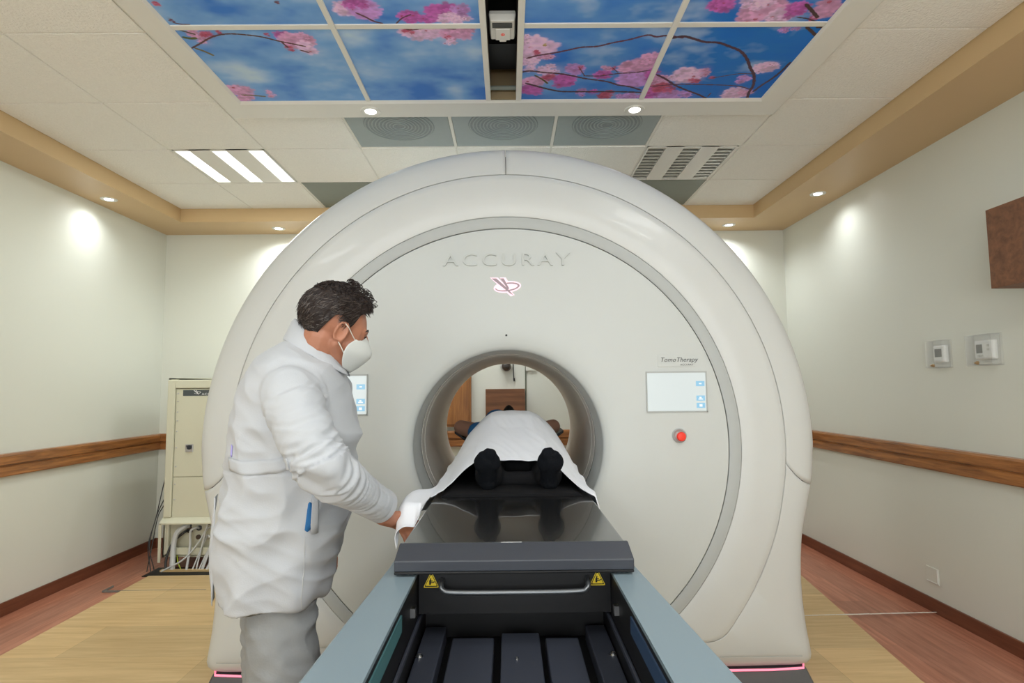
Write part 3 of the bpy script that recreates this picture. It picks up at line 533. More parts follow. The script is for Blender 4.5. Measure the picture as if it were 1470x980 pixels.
# bore liners
for nm, pr, mt in [('bore_liner', [(.449, 2.80), (.4475, 2.83), (.4475, 3.02)], 'disc'), ('bore_gap', [(.4475, 3.02), (.475, 3.022), (.475, 3.048), (.449, 3.05)], 'gap'), ('bore_liner', [(.452, 3.05), (.4475, 3.055), (.4475, 3.15), (.452, 3.153), (.452, 3.163), (.4475, 3.166), (.448, 4.28), (.46, 4.31)], 'bore')]:
    build(nm, MB().loft(ringset([((lambda th, v=r: v), y) for r, y in pr]), False, False), mt, G0, smooth=True)
# plinth and light strip
pl = MB(); q = [(-1.375, 2.80), (1.365, 2.80), (1.375, 2.83), (1.375, 4.2), (-1.385, 4.2), (-1.385, 2.83)]
def offs(k): return [(CX+(x-CX)*(1+k*.02)+(0), y-(k*.03 if y < 3 else -k*.02)) for x, y in q]
pl.loft([[(x, y, .094) for x, y in offs(0)], [(x, y, .0) for x, y in offs(1.3)]])
build('plinth', pl, 'plinth', G0, bevel=.006)
ls = MB().tube([(CX-1.35, 3.3, .096), (CX-1.388, 2.95, .096), (CX-1.386, 2.86, .096), (CX-1.36, 2.805, .096), (CX-1.2, 2.79, .096), (CX+1.2, 2.79, .096), (CX+1.36, 2.805, .096), (CX+1.386, 2.86, .096), (CX+1.388, 2.95, .096), (CX+1.35, 3.3, .096)], .005, 6)
build('light_strip', ls, 'pink', G0)
# screens, lettering, button
def screen(x0, x1, z0, z1, icons):
    y = 2.750
    s = build('screen', MB().box(x0, x1, y-.002, y+.004, z0, z1), 'screen', G0)
    build('screen_bezel', MB().box(x0-.006, x1+.006, y-.006, y+.001, z1, z1+.007).box(x0-.006, x0-.001, y-.003, y+.001, z0-.004, z1).box(x1+.001, x1+.006, y-.004, y+.001, z0-.006, z1).box(x0-.004, x1+.006, y-.004, y+.001, z0-.006, z0-.001), 'trimgrey', G0)
    for k, dz in enumerate((.040, .108, .142)):
        zc = z1-dz-.012; b = build('icon_button', MB().box(x1-.046, x1-.006, y-.003, y-.0019, zc-.012, zc+.012), 'scr_blue', s)
        gl = [MB().box(x1-.032, x1-.02, y-.0036, y-.003, zc-.003, zc+.003), MB().box(x1-.037, x1-.015, y-.0036, y-.003, zc-.007, zc-.002).box(x1-.032, x1-.022, y-.0036, y-.003, zc-.001, zc+.006), MB().box(x1-.033, x1-.019, y-.0036, y-.003, zc-.006, zc+.006)][k]
        build('icon_glyph', gl, 'scr_white', s)
screen(.654, .929, 1.287, 1.466, 3)
screen(-.944, -.669, 1.287, 1.466, 3)
text('raised_lettering', 'ACCURAY', .088, (CX, 2.7505, 1.985), FACE, 'emboss', G0, depth=.009, xs=1.27, spacing=1.26, align='CENTER')
text('model_lettering', 'TomoTherapy', .030, (.716, 2.7478, 1.518), FACE, 'letter_d', G0, depth=.0008, xs=1.0, shear=.3, spacing=1.02)
text('maker_lettering', 'ACCURAY', .012, (.812, 2.7478, 1.500), FACE, 'letter_d', G0, depth=.0005, xs=1.0, spacing=1.15)
build('name_plate', MB().box(.706, .885, 2.7485, 2.7515, 1.494, 1.553), 'disc', G0, bevel=.001)
# emblem: orbit ring crossed by two blades over a pink lit field
def emblem(cx, y, cz, s, m_bg, m_fg, parent):
    def ell2(rx, rz, n=40, a0=0, a1=2*PI): return [(rx*math.cos(a0+(a1-a0)*i/n), rz*math.sin(a0+(a1-a0)*i/n)) for i in range(n+1)]
    def place(x, z, rot=.12): return (cx+s*(x*math.cos(rot)-z*math.sin(rot)), cz+s*(x*math.sin(rot)+z*math.cos(rot)))
    if m_bg:
        b = MB(); o = ell2(.56, .235, 40); pts = [place(x+.08, z-.04) for x, z in o][:-1]
        b.loft([[(x, y-.0008, z) for x, z in pts], [(x, y+.001, z) for x, z in pts]])
        for P in ([(-.62, .36), (-.30, .36), (.38, -.36), (.22, -.42)], [(-.22, .36), (.02, .36), (.34, -.16), (.1, -.2)]):
            pts = [(cx+s*x, cz+s*z) for x, z in P]; b.loft([[(x, y-.0007, z) for x, z in pts], [(x, y+.001, z) for x, z in pts]])
        build('emblem_field', b, m_bg, parent)
    f = MB(); o = ell2(.50, .175, 40); i_ = ell2(.44, .125, 40)
    ra, rb = [], []
    for k in range(41):
        if 11 <= k <= 19: 
            if len(ra) > 1:
                f.loft([[(*ra[j][:1], y-.0014, ra[j][1]) for j in range(len(ra))]+[(rb[j][0], y-.0014, rb[j][1]) for j in reversed(range(len(rb)))], [(ra[j][0], y-.0004, ra[j][1]) for j in range(len(ra))]+[(rb[j][0], y-.0004, rb[j][1]) for j in reversed(range(len(rb)))]])
            ra, rb = [], []; continue
        ra.append(place(o[k][0]+.08, o[k][1]-.04)); rb.append(place(i_[k][0]+.06, i_[k][1]-.04))
    for j in range(0, len(ra)-1):
        f.loft([[(ra[j][0], y-.0014, ra[j][1]), (ra[j+1][0], y-.0014, ra[j+1][1]), (rb[j+1][0], y-.0014, rb[j+1][1]), (rb[j][0], y-.0014, rb[j][1])], [(ra[j][0], y-.0004, ra[j][1]), (ra[j+1][0], y-.0004, ra[j+1][1]), (rb[j+1][0], y-.0004, rb[j+1][1]), (rb[j][0], y-.0004, rb[j][1])]])
    for P in ([(-.55, .32), (-.36, .32), (.08, -.08), (.32, -.36), (.2, -.3), (-.1, -.05)], [(-.20, .32), (-.06, .32), (.16, -.10), (.10, -.12)]):
        f.loft([[(cx+s*x, y-.0018, cz+s*z) for x, z in P], [(cx+s*x, y-.0004, cz+s*z) for x, z in P]])
    build('emblem', f, m_fg, parent)
emblem(-.012, 2.7495, 1.886, .118, 'pinkglow', 'logo', G0)
build('laser_hole', MB().disc((-.009, 2.7505, 1.651), (0, -1, 0), [(.0, .001), (.005, .001), (.005, 0)], 12, cap=False), 'dark', G0)
b = build('button_bezel', MB().disc((.797, 2.750, 1.172), (0, -1, 0), [(.034, 0), (.034, .003), (.030, .008), (.025, .004), (.02, .002)], 36, cap=False), 'trimgrey', G0, smooth=True)
build('emergency_button', MB().disc((.800, 2.750, 1.169), (0, -1, 0), [(.015, 0), (.015, .014), (.021, .018), (.0215, .026), (.017, .031), (0, .033)], 32, cap=False), 'red', G0, smooth=True)
# ================================================================== COUCH
T0 = thing('treatment_couch', 'long black and blue-grey treatment couch running into the machine', 'treatment couch', (.01, 1.5, 0))
TX0, TX1 = -.259, .277; tcx = .009
tt = MB(); tt.box(TX0, TX1, 1.428, 4.05, .992, 1.03)
build('tabletop', tt, 'carbon', T0, bevel=.004)
build('end_cover', MB().loft([[(TX0-.006, 1.440, 1.0315), (TX1+.006, 1.440, 1.0315), (TX1+.008, 1.440, .99), (TX0-.008, 1.440, .99)], [(TX0-.006, 1.430, 1.0315), (TX1+.006, 1.430, 1.0315), (TX1+.008, 1.430, .985), (TX0-.008, 1.430, .985)], [(TX0-.012, 1.393, 1.001), (TX1+.012, 1.391, 1.001), (TX1+.012, 1.391, .977), (TX0-.012, 1.393, .977)]]), 'lip', T0, bevel=.002)
build('end_cover_edge', MB().box(TX0-.012, TX1+.012, 1.394, 1.44, .970, .9765), 'dark', T0, bevel=.002)
build('end_mark', MB().box(-.022, .028, 1.4325, 1.4355, 1.0314, 1.0322), 'cable_w', T0)
for sx, (xo0, xo1, xi) in (('l', (-.316, -.293, -.222)), ('r', (.338, .300, .240))):
    q0 = [(xi, .962), (xo0*1, .962), (xo0+(-.012 if xo0 < 0 else .012), .945), (xo0+(-.012 if xo0 < 0 else .012), .86), (xi, .86)]
    rg = []
    for y, xo in ((-.5, xo0*1.03), (.9, xo0), (1.5, xo1), (2.74, xo1-(.004 if xo1 > 0 else -.004))):
        e = -.010 if xo < 0 else .010
        rg.append([(xi, y, .965), (xo, y, .965), (xo+e, y, .955), (xo+e, y, .87), (xi+e*2.2, y, .87), (xi+e*2.2, y, .957), (xi, y, .957)])
    build('side_rail', MB().loft(rg), 'railgrey', T0)
    d = -1 if xi < 0 else 1
    build('inner_wall', MB().box(*sorted((xi+d*.001, xi+d*.021)), -.5, 2.7, .76, .9565), 'dark', T0)
    build('inner_track', MB().box(*sorted((xi+d*.0, xi-d*.007)), -.4, 1.54, .845, .857), 'tray', T0, bevel=.002)
    build('wear_strip', MB().box(*sorted((xi+d*.001, xi-d*.002)), -.3, 1.22 if d < 0 else 1.2, .912, .945), mat('teal_strip', (.06, .16, .17), .4) if d < 0 else mat('navy_strip', (.03, .06, .12), .4), T0)
    build('bracket', MB().box(*sorted((xi+d*.001, xi-d*.01)), 1.335, 1.352, .895, .915).tube([(xi-d*.006, 1.343, .915), (xi-d*.006, 1.343, .90)], .004), 'steel', T0)
build('cable_clip', MB().box(.215, .238, 1.02, 1.05, .86, .885), 'dark', T0, bevel=.003)
eb = MB().box(-.22, .24, 1.44, 1.47, .865, .969).box(-.22, .24, 1.56, 1.58, .745, .97).box(-.22, .24, 1.47, 1.56, .95, .97)
build('end_bulkhead', eb, 'dark', T0)
build('pull_handle', MB().tube(spline([(-.163, 1.438, .945), (-.164, 1.418, .942), (-.158, 1.404, .931), (-.13, 1.400, .927), (0, 1.400, .926), (.15, 1.400, .927), (.178, 1.404, .932), (.184, 1.418, .944), (.183, 1.438, .946)], 6), .0062, 12), 'handle', T0, smooth=True)
for x in (-.133, .148):
    build('screw', MB().disc((x, 1.442, .9735 if 0 else .968), (0, -1, 0), [(.0055, 0), (.0055, .006), (.002, .009)], 14), 'steel', T0, smooth=True)
def warning(x, z, s):
    y = 1.4385
    P = lambda k, yy: [(x+k*a, yy, z+k*b) for a, b in [(-.52, -.40), (-.47, -.45), (.47, -.45), (.52, -.40), (.07, .50), (0, .53), (-.07, .50)]]
    w = build('warning_label', MB().loft([P(s, y), P(s, y+.001)]), 'yellow', T0)
    b = MB(); a = P(s*.86, y-.0003); c = P(s*.72, y-.0003); n = 7
    b.loft([a, c], False, False)
    b.box(x-.14*s, x-.02*s, y-.0003, y, z-.25*s, z+.02*s).box(x-.04*s, x+.16*s, y-.0003, y, z-.14*s, z-.08*s).box(x-.04*s, x+.1*s, y-.0003, y, z-.04*s, z+.02*s)
    b.loft([[(x-.12*s, y-.0003, z+.02*s), (x-.02*s, y-.0003, z), (x-.0*s, y-.0003, z+.16*s), (x-.05*s, y-.0003, z+.2*s)], [(x-.12*s, y, z+.02*s), (x-.02*s, y, z), (x-.0*s, y, z+.16*s), (x-.05*s, y, z+.2*s)]])
    b.loft([[(x+.16*s, y-.0003, z-.14*s), (x+.26*s, y-.0003, z-.06*s), (x+.16*s, y-.0003, z-.02*s)], [(x+.16*s, y, z-.14*s), (x+.26*s, y, z-.06*s), (x+.16*s, y, z-.02*s)]])
    build('pictogram', b, 'dark', w)
warning(-.190, .942, .035); warning(.209, .943, .035)
build('tray_floor', MB().box(-.24, .258, -.5, 1.58, .74, .762), 'dark', T0)
for x0, x1, y1, zz in [(-.216, -.163, 1.53, .80), (-.141, -.041, 1.462, .80), (-.023, .069, 1.488, .80), (.083, .162, 1.457, .80), (.188, .238, 1.53, .80)]:
    build('floor_plate', MB().box(x0, x1, -.45, y1, .762, zz), 'tray', T0, bevel=.003)
for x, y, r in [(-.207, 1.366, .006), (.230, 1.364, .006), (.013, 1.347, .0028)]:
    build('floor_bolt', MB().disc((x, y, .80), (0, 0, 1), [(r*1.5, 0), (r*1.5, .001), (r, .0012), (r, .005), (r*.5, .0055), (r*.45, .003), (0, .003)], 14, cap=False), 'steel', T0, smooth=True)
build('bed_beam', MB().box(-.19, .21, 1.47, 4.0, .90, .99), 'dark', T0)
build('pedestal', MB().loft([[(-.20, -.2, .75), (.22, -.2, .75), (.22, 2.60, .75), (-.20, 2.60, .75)], [(-.17, -.1, .12), (.19, -.1, .12), (.19, 2.55, .12), (-.17, 2.55, .12)], [(-.21, -.15, .0125), (.23, -.15, .0125), (.23, 2.6, .0125), (-.21, 2.6, .0125)]]), 'plinth', T0, bevel=.01)
# ================================================================== PEOPLE helpers
def rotm(yaw, pitch, roll):
    return Matrix.Rotation(math.radians(yaw), 3, 'Z') @ Matrix.Rotation(math.radians(pitch), 3, 'Y') @ Matrix.Rotation(math.radians(roll), 3, 'X')
def head_prims(b, R, T, s=1.0):
    q = lambda x, y, z: T+R @ Vector((x*s, y*s, z*s))
    E = lambda c, r: b.ell(q(*c), [v*s for v in r], R)
    K_ = lambda a, c, ra, rb: b.cap(q(*a), q(*c), ra*s, rb*s)
    E((-.012, 0, .030), (.098, .077, .088)); E((.040, 0, .0), (.056, .064, .085)); E((.036, 0, -.045), (.056, .058, .062))
    E((.068, 0, -.100), (.026, .030, .022)); E((.020, 0, -.085), (.045, .050, .035))
    for d in (-1, 1):
        K_((-.002, d*.058, -.050), (.055, d*.024, -.103), .018, .020); E((.052, d*.038, -.040), (.030, .026, .032))
        K_((.078, d*.045, .014), (.092, d*.012, .012), .009, .010); E((.074, d*.033, -.004), (.014, .017, .012))
        # ear: plate, helix, lobe
        E((-.004, d*.079, -.012), (.015, .005, .028))
        for k in range(12):
            a = math.radians(-70+k*26); c = math.radians(-70+(k+1)*26)
            K_((-.006-.019*math.cos(a+.2), d*(.086), -.010+.031*math.sin(a)), (-.006-.019*math.cos(c+.2), d*(.086), -.010+.031*math.sin(c)), .0048, .0048)
        E((.004, d*.080, -.040), (.009, .006, .010)); K_((.004, d*.076, -.005), (.006, d*.078, -.02), .005, .006)
    K_((.094, 0, .010), (.116, 0, -.030), .009, .012); E((.108, .010, -.036), (.011, .009, .009)); E((.108, -.010, -.036), (.011, .009, .009))
    E((.090, 0, -.066), (.014, .026, .007)); E((.087, 0, -.078), (.014, .023, .008))
def hand_prims(b, w, d, n, side, curl, s=1.0, spread=.06, thumb=(.7, .5), lens=(.92, 1.0, .95, .78)):
    """w wrist, d towards the fingers, n out of the palm, side = +1 thumb on n x d side"""
    d = Vector(d).normalized(); n = Vector(n); n = (n-d*n.dot(d)).normalized(); t = n.cross(d)*side; w = Vector(w)
    b.cap(w-d*.03*s, w+d*.01*s, .026*s, .027*s)
    for k, off in enumerate((.030, .010, -.010, -.028)):
        k0 = w+d*.015*s+t*off*.6*s; k1 = w+d*(.088-.004*abs(k-1))*s+t*off*s
        b.cap(k0, k1, .015*s, .0115*s)
        L = [.044*lens[k]*s, .028*lens[k]*s, .022*lens[k]*s]; p = k1; a = curl[0]; r = [.0098, .0088, .0080, .0070]
        fd = (d+t*(spread*(1.5-k)*.6)).normalized()
        for j in range(3):
            dr = (fd*math.cos(a)+n*math.sin(a)); e = p+dr*L[j]; b.cap(p, e, r[j]*s, r[j+1]*s, 10); p = e; a += curl[1]
    tb = w+d*.03*s+t*.030*s; t1 = tb+(t*thumb[0]+d*.6+n*thumb[1]).normalized()*.042*s; t2 = t1+(t*.25+d*.8+n*thumb[1]).normalized()*.032*s; t3 = t2+(d*.9+n*thumb[1]*1.1).normalized()*.024*s
    b.cap(w+d*.012*s+t*.012*s, tb, .016*s, .014*s); b.cap(tb, t1, .0135*s, .0115*s); b.cap(t1, t2, .011*s, .0098*s); b.cap(t2, t3, .0098*s, .0085*s)
def ribs(o, fn):
    """displace vertices of a mesh along their normals by fn(world co, normal)"""
    me = o.data; W = Matrix.Identity(4); p = o
    while p: W = p.matrix_basis @ W; p = p.parent
    off = [(v.index, v.normal.copy(), fn(W @ v.co, v.normal)) for v in me.vertices]
    for i, n, a in off: me.vertices[i].co += n*a
    me.update()
nz = lambda v: noise.noise(v)
# ================================================================== STANDING PERSON
MAN = thing('person', 'dark-haired person in white coat and face mask, standing left of the couch', 'person', (-.70, 1.86, 0))
HR = rotm(36, 16, 10); HT = Vector((-.544, 1.832, 1.598))
b = MB(); head_prims(b, HR, HT)
hq = lambda x, y, z: HT+HR @ Vector((x, y, z))
b.cap(hq(-.030, 0, -.045), (-.625, 1.85, 1.46), .062, .070); b.cap(hq(.0, 0, -.08), (-.60, 1.85, 1.46), .05, .062)
b.cap((-.64, 1.72, 1.40), (-.64, 1.98, 1.40), .07, .07); b.cap((-.66, 1.85, 1.38), (-.70, 1.85, 1.02), .12, .13)
b.cap((-.71, 1.80, .98), (-.67, 1.79, .55), .09, .065); b.cap((-.67, 1.79, .55), (-.68, 1.78, .12), .055, .04); b.cap((-.68, 1.78, .08), (-.56, 1.77, .05), .04, .035)
b.cap((-.72, 1.93, .98), (-.75, 1.95, .55), .09, .065); b.cap((-.75, 1.95, .55), (-.78, 1.96, .12), .055, .04); b.cap((-.78, 1.96, .08), (-.64, 1.95, .05), .04, .035)
SH_, EL, WR = Vector((-.615, 1.665, 1.395)), Vector((-.497, 1.60, 1.188)), Vector((-.378, 1.825, 1.040))
b.cap(SH_, EL, .05, .042); b.cap(EL, WR+Vector((0, 0, -.02)), .042, .027)
hand_prims(b, WR+Vector((.002, .010, -.034)), (.05, .105, -.040), (.45, -.25, -.85), 1, (.5, .6), 1.0, thumb=(.3, .9))
S2, E2, W2 = Vector((-.63, 2.03, 1.395)), Vector((-.655, 2.09, 1.14)), Vector((-.65, 2.07, .93))
b.cap(S2, E2, .05, .042); b.cap(E2, W2, .042, .029); hand_prims(b, W2, (.02, -.01, -.1), (0, -1, 0), -1, (.2, .3))
body = build('body', b, 'skin', MAN); remesh(body, .0042, 5, .5)
# face details
def on(mb, c, r, Rm_=None, mt=0): mb.ell(c, r, Rm_ or HR, 10, mt)
for d in (-1, 1):
    e = MB(); e.ell(hq(.082, d*.033, -.003), (.0085, .012, .006), HR, 12); build('eye', e, mat('dark_brown_eye', (.06, .03, .025), .3), MAN, smooth=True)  # eyeball in one even dark brown
    e = MB().tube([hq(.085, d*.051, -.002), hq(.092, d*.035, .002), hq(.0925, d*.02, -.003)], .0016, 6); build('eyelid_line', e, 'hair', MAN)
    e = MB().tube([hq(.077, d*.056, .015), hq(.088, d*.04, .022), hq(.098, d*.018, .018)], [.0012, .0028, .002], 8); build('eyebrow', e, 'hair', MAN, smooth=True)
# face mask
mk = MB(); rows = []
prof = [(.103, .000, .030, .060, -.012), (.119, -.018, .045, .045, -.024), (.137, -.038, .052, .030, -.038), (.141, -.056, .055, .024, -.054), (.128, -.078, .053, .024, -.070), (.108, -.104, .045, .030, -.090), (.090, -.124, .030, .045, -.112)]
for cx_, cz_, w_, xe, ze in prof:
    row = []
    for k in range(-12, 13):
        u = k/12; a = abs(u); y = u*(w_+.012)*(1.0)
        x = lerp(cx_, xe, a**1.7); z = lerp(cz_, ze, a**1.4); row.append(hq(x, y*1.18, z))
    rows.append(row)
fine = []
for i in range(len(rows)-1):
    for t in (0, .5): fine.append([rows[i][k].lerp(rows[i+1][k], t) for k in range(25)])
fine.append(rows[-1]); mk.loft(fine, False, False, closed=False)
mo = build('face_mask', mk, 'mask', MAN, smooth=True, sharp=60); sd = mo.modifiers.new('s', 'SOLIDIFY'); sd.thickness = .0025; sd.offset = 1
sb = mo.modifiers.new('ss', 'SUBSURF'); sb.levels = sb.render_levels = 1
for d in (-1, 1):
    st = MB().tube(spline([hq(.052, d*.058, -.020), hq(.03, d*.078, -.006), hq(.012, d*.088, .008), hq(-.004, d*.094, .017)], 6), .0017, 6).tube(spline([hq(.048, d*.060, -.084), hq(.03, d*.072, -.07), hq(.012, d*.082, -.055), hq(-.004, d*.088, -.042)], 6), .0017, 6)
    build('mask_strap', st, 'strap', MAN)
# hair
def scalp(a, e):    # azimuth (0 = front), elevation -> point and normal in head space
    n = Vector((math.cos(e)*math.cos(a), math.cos(e)*math.sin(a), math.sin(e))); p = Vector((-.012+.100*n.x, .079*n.y, .030+.090*n.z)); return p, n
def hairline(a):    # lowest elevation that carries hair
    a = abs((a+PI) % (2*PI)-PI); d = math.degrees(a)
    return math.radians(interp([(0, 38), (25, 40), (45, 32), (62, 12), (72, -10), (78, -22), (84, -10), (92, 8), (104, 2), (116, -22), (135, -52), (180, -58)], d)[0])
def hth(a, v, p, e):
    th = .004+.011*smooth(v*2.4)*(1.0 if p.z > .04 else .75)
    if p.x > .02 and p.z > .06: th += .010*smooth((p.x-.02)/.04)
    q = Vector((a*2.2+e*3, a*9-e*2, 3)); th += .0045*(.5-abs(nz(q)))+.003*nz(Vector((a*16, e*5, 1)))
    return th
hb = MB(); NA, NE = 144, 40
grid = []
for j in range(NE+1):
    row = []
    for i in range(NA):
        a = -PI+2*PI*i/NA; e0 = hairline(a); e = lerp(e0, PI/2, j/NE); p, n = scalp(a, e)
        th = hth(a, j/NE, p, e)
        row.append(HT+HR @ (p+n*th))
    grid.append(row)
hb.loft(grid, False, True); 
h0 = build('hair', hb, 'hair', MAN, smooth=True, sharp=80)
rnd = random.Random(3)
sd_ = MB(); st_ = MB()
for k in range(4200):
    a = rnd.uniform(-PI, PI); e0 = hairline(a); e = math.asin(rnd.uniform(math.sin(e0), 1)); p, n = scalp(a, e)
    top = p.z > .085 or (p.x > .03 and p.z > .06); front = p.x > .02
    back = Vector((-1, 0, -.55)); fl_ = Vector((.9, rnd.uniform(-.6, .6), .35)) if front else Vector((-.3, rnd.uniform(-.8, .8), .5))
    dr = (fl_ if top else back); dr = (dr-n*dr.dot(n)).normalized()
    Ln = rnd.uniform(.016, .034) if top else rnd.uniform(.014, .030); lift = rnd.uniform(.15, .6) if top else rnd.uniform(.04, .16)
    base = p+n*(hth(a, (e-e0)/(PI/2-e0), p, e)-.001); pts = []; cv = rnd.uniform(-1, 1); 
    for q in range(5):
        t = q/4; w = dr*Ln*t+n*Ln*lift*(t-.55*t*t*(1.4 if top else 1))+n.cross(dr)*Ln*.5*cv*t*t; pts.append(HT+HR @ (base+w))
    wd = rnd.uniform(.0010, .0022) if top else rnd.uniform(.0008, .0016)
    (st_ if top or rnd.random() < .62 else sd_).tube(pts, [wd, wd*1.1, wd*.9, wd*.6, wd*.15], 4)
for k in range(95):   # loose curls at the forelock and crown
    a = rnd.uniform(-1.7, .9); e = rnd.uniform(.6, 1.5); p, n = scalp(a, e); c0 = p+n*.018; R0 = rnd.uniform(.007, .014); ax = (n.cross(Vector((0, 1, 0)))).normalized(); pts = []
    for q in range(9):
        t = q/8*PI*1.5; pts.append(HT+HR @ (c0+n*R0*(1-math.cos(t))*.9+Vector((1, 0, .1)).normalized()*R0*math.sin(t)+Vector((0, 1, 0))*R0*.5*math.sin(t*.7)*rnd.uniform(.6, 1)))
    st_.tube(pts, [.0011]*8+[.0003], 4)
build('hair_strands', st_, 'hair', MAN); build('side_hair_strands', sd_, 'hair2', MAN)
# --- coat: closed volume from stations, joined with both sleeves
FD = Vector((math.cos(.2), math.sin(.2), 0)); LD = Vector((math.sin(.2), -math.cos(.2), 0))
st = [(-.882, .768, -.575, .775, .190), (-.888, .81, -.560, .81, .192), (-.897, .89, -.542, .89, .195), (-.893, .98, -.522, .98, .193), (-.886, 1.08, -.503, 1.06, .190), (-.872, 1.17, -.485, 1.15, .19), (-.866, 1.25, -.478, 1.22, .195), (-.856, 1.34, -.482, 1.29, .200), (-.838, 1.425, -.495, 1.355, .205), (-.806, 1.487, -.512, 1.405, .200), (-.762, 1.532, -.522, 1.438, .17), (-.722, 1.560, -.530, 1.457, .125), (-.690, 1.582, -.536, 1.468, .088)]
fine = []
for a, c in zip(st, st[1:]):
    for t in (0, .34, .67): fine.append([lerp(p, q, t) for p, q in zip(a, c)])
fine.append(st[-1]); rings = []
for xb, zb, xf, zf, lb in fine:
    cx_, cz_, hx, hz = (xb+xf)/2, (zb+zf)/2, (xf-xb)/2, (zf-zb)/2; row = []
    aa = math.sqrt(max(.001, hx*hx-(lb*math.sin(.2))**2))/math.cos(.2)
    for k in range(64):
        t = 2*PI*k/64; c, s_ = math.cos(t), math.sin(t); e = .86
        c = math.copysign(abs(c)**e, c); s_ = math.copysign(abs(s_)**e, s_)
        row.append(Vector((cx_, 1.865, cz_+hz*c))+FD*aa*c+LD*lb*s_)
    rings.append(row)
cb = MB().loft(rings)
def limb(mb, P, rr, n=18):
    S = spline(P, 8); m = len(S)
    R_ = [interp([(i/(len(rr)-1), r) for i, r in enumerate(rr)], i/(m-1))[0] for i in range(m)]
    mb.tube(S, R_, n)
limb(cb, [SH_+Vector((-.045, .10, .035)), SH_+Vector((-.010, .02, -.01)), (-.570, 1.63, 1.295), EL, (-.440, 1.70, 1.112), (-.392, 1.80, 1.052)], [.070, .080, .078, .070, .058, .050])
limb(cb, [S2+Vector((-.03, -.07, .03)), S2, (-.64, 2.07, 1.28), E2, (-.655, 2.085, 1.03), (-.652, 2.075, .96)], [.085, .083, .075, .068, .060, .052])
coat = build('lab_coat', cb, 'coatcloth', MAN); remesh(coat, .0055, 16, .6)
armv = [(SH_, EL), (EL, WR)]
def coatw(co, n):
    a = 0
    # distance to near arm axis
    best = 9; tt = 0
    for i, (p, q) in enumerate(armv):
        L = q-p; u = max(0, min(1, (co-p).dot(L)/L.length_squared)); dd = (p+L*u-co).length
        if dd < best: best = dd; tt = i+u; ax = L.normalized()
    w = smooth((.105-best)/.02)
    if co.y > 1.9: w = 0
    along = tt*.26
    ang = (co-(armv[int(min(1, tt))][0])).dot(Vector((.3, -.9, .3)))
    f = 1-abs(nz(Vector((along*20+ang*14, ang*5+3, co.z*5)))*2); f2 = 1-abs(nz(Vector((along*36-ang*26, co.x*9, 7)))*2)
    env = .35+1.1*math.exp(-((tt-1.0)/.32)**2)+.5*math.exp(-((tt-.12)/.2)**2)
    a += w*(.013*env*(f-.5)+.007*env*(f2-.5))
    wb = 1-w
    g1 = 1-abs(nz(Vector((co.x*4+co.z*3, co.y*3, co.z*6.5-co.x*5+2)))*2); g2 = 1-abs(nz(Vector((co.x*9-co.z*5, co.y*6+5, co.z*11+co.x*6)))*2)
    env = .6+1.0*math.exp(-((co.z-1.02)/.12)**2)+.7*math.exp(-((co.z-1.24)/.08)**2)
    g3 = 1-abs(nz(Vector((co.x*2+co.z*7, co.y*3+9, co.z*14+co.x*10)))*2)
    a += wb*(.014*env*(g1-.55)+.007*env*(g2-.5)+.005*(g3-.5)*(1 if co.z < 1.3 else .5))
    if co.z < 1.0: a += wb*.006*math.sin(math.atan2(co.y-1.86, co.x+.71)*7+co.z*2)*smooth((1.0-co.z)/.25)
    # waist seam and front placket edges
    a -= wb*.004*math.exp(-((co.z-1.168-.02*(co.x+.7))/.004)**2)
    return a
ribs(coat, coatw)
# hem opening: fold the underside up so the coat reads as cloth
me = coat.data
for v in me.vertices:
    w = Vector(v.co)+Vector(MAN.location)
    if v.normal.z < -.75 and w.z < .80:
        r = math.hypot((w.x+.735)/.16, (w.y-1.865)/.19); v.co.z += .055*smooth((1.0-r)/.16)
# collar
def cring(k, out, dz):
    t = 2*PI*k/48; xb, zb, xf, zf = -.684, 1.592, -.535, 1.470
    c, s_ = math.cos(t), math.sin(t)
    return Vector(((xb+xf)/2, 1.865, (zb+zf)/2+(zf-zb)/2*c+dz))+FD*((xf-xb)/2+out)*c+LD*(.086+out)*s_
cl = MB(); kk = list(range(3, 46))
cl.loft([[cring(k, *q) for k in kk] for q in [(-.004, .0), (-.010, .022), (-.009, .034), (-.002, .036), (.006, .028), (.022, -.008), (.030, -.026), (.031, -.030)]], False, False, closed=False)
co_ = build('collar', cl, 'coatcloth', MAN, smooth=True, sharp=70); sd = co_.modifiers.new('s', 'SOLIDIFY'); sd.thickness = .003
# lapel edge down the front, back belt, pocket slit, vent flap
surf_tree = None
from mathutils.bvhtree import BVHTree
def tree(o):
    W = Matrix.Identity(4); p = o
    while p: W = p.matrix_basis @ W; p = p.parent
    return BVHTree.FromPolygons([W @ v.co for v in o.data.vertices], [tuple(p.vertices) for p in o.data.polygons])
CT = tree(coat)
def patch(name, pts_top, pts_bot, m, lift, parent, rows_=4, thick=.002):
    """strip laid on the near side of the coat between two poly-lines given as (x, z)"""
    A_ = spline([(x, 0, z) for x, z in pts_top], 6); B_ = spline([(x, 0, z) for x, z in pts_bot], 6); g_ = []
    for r in range(rows_+1):
        row = []
        for a_, b_ in zip(A_, B_):
            p = a_.lerp(b_, r/rows_); hit = CT.ray_cast(Vector((p.x, 1.2, p.z)), Vector((0, 1, 0)))
            if hit[0] is None: hit = (Vector((p.x, 1.9, p.z)), Vector((0, -1, 0)))
            row.append(hit[0]+hit[1]*lift if hit[1].y < 0 else hit[0]-hit[1]*lift)
        g_.append(row)
    o = build(name, MB().loft(g_, False, False, closed=False), m, parent, smooth=True, sharp=60); s = o.modifiers.new('s', 'SOLIDIFY'); s.thickness = thick; s.offset = 1 if 0 else 0; return o
K2 = 1.0
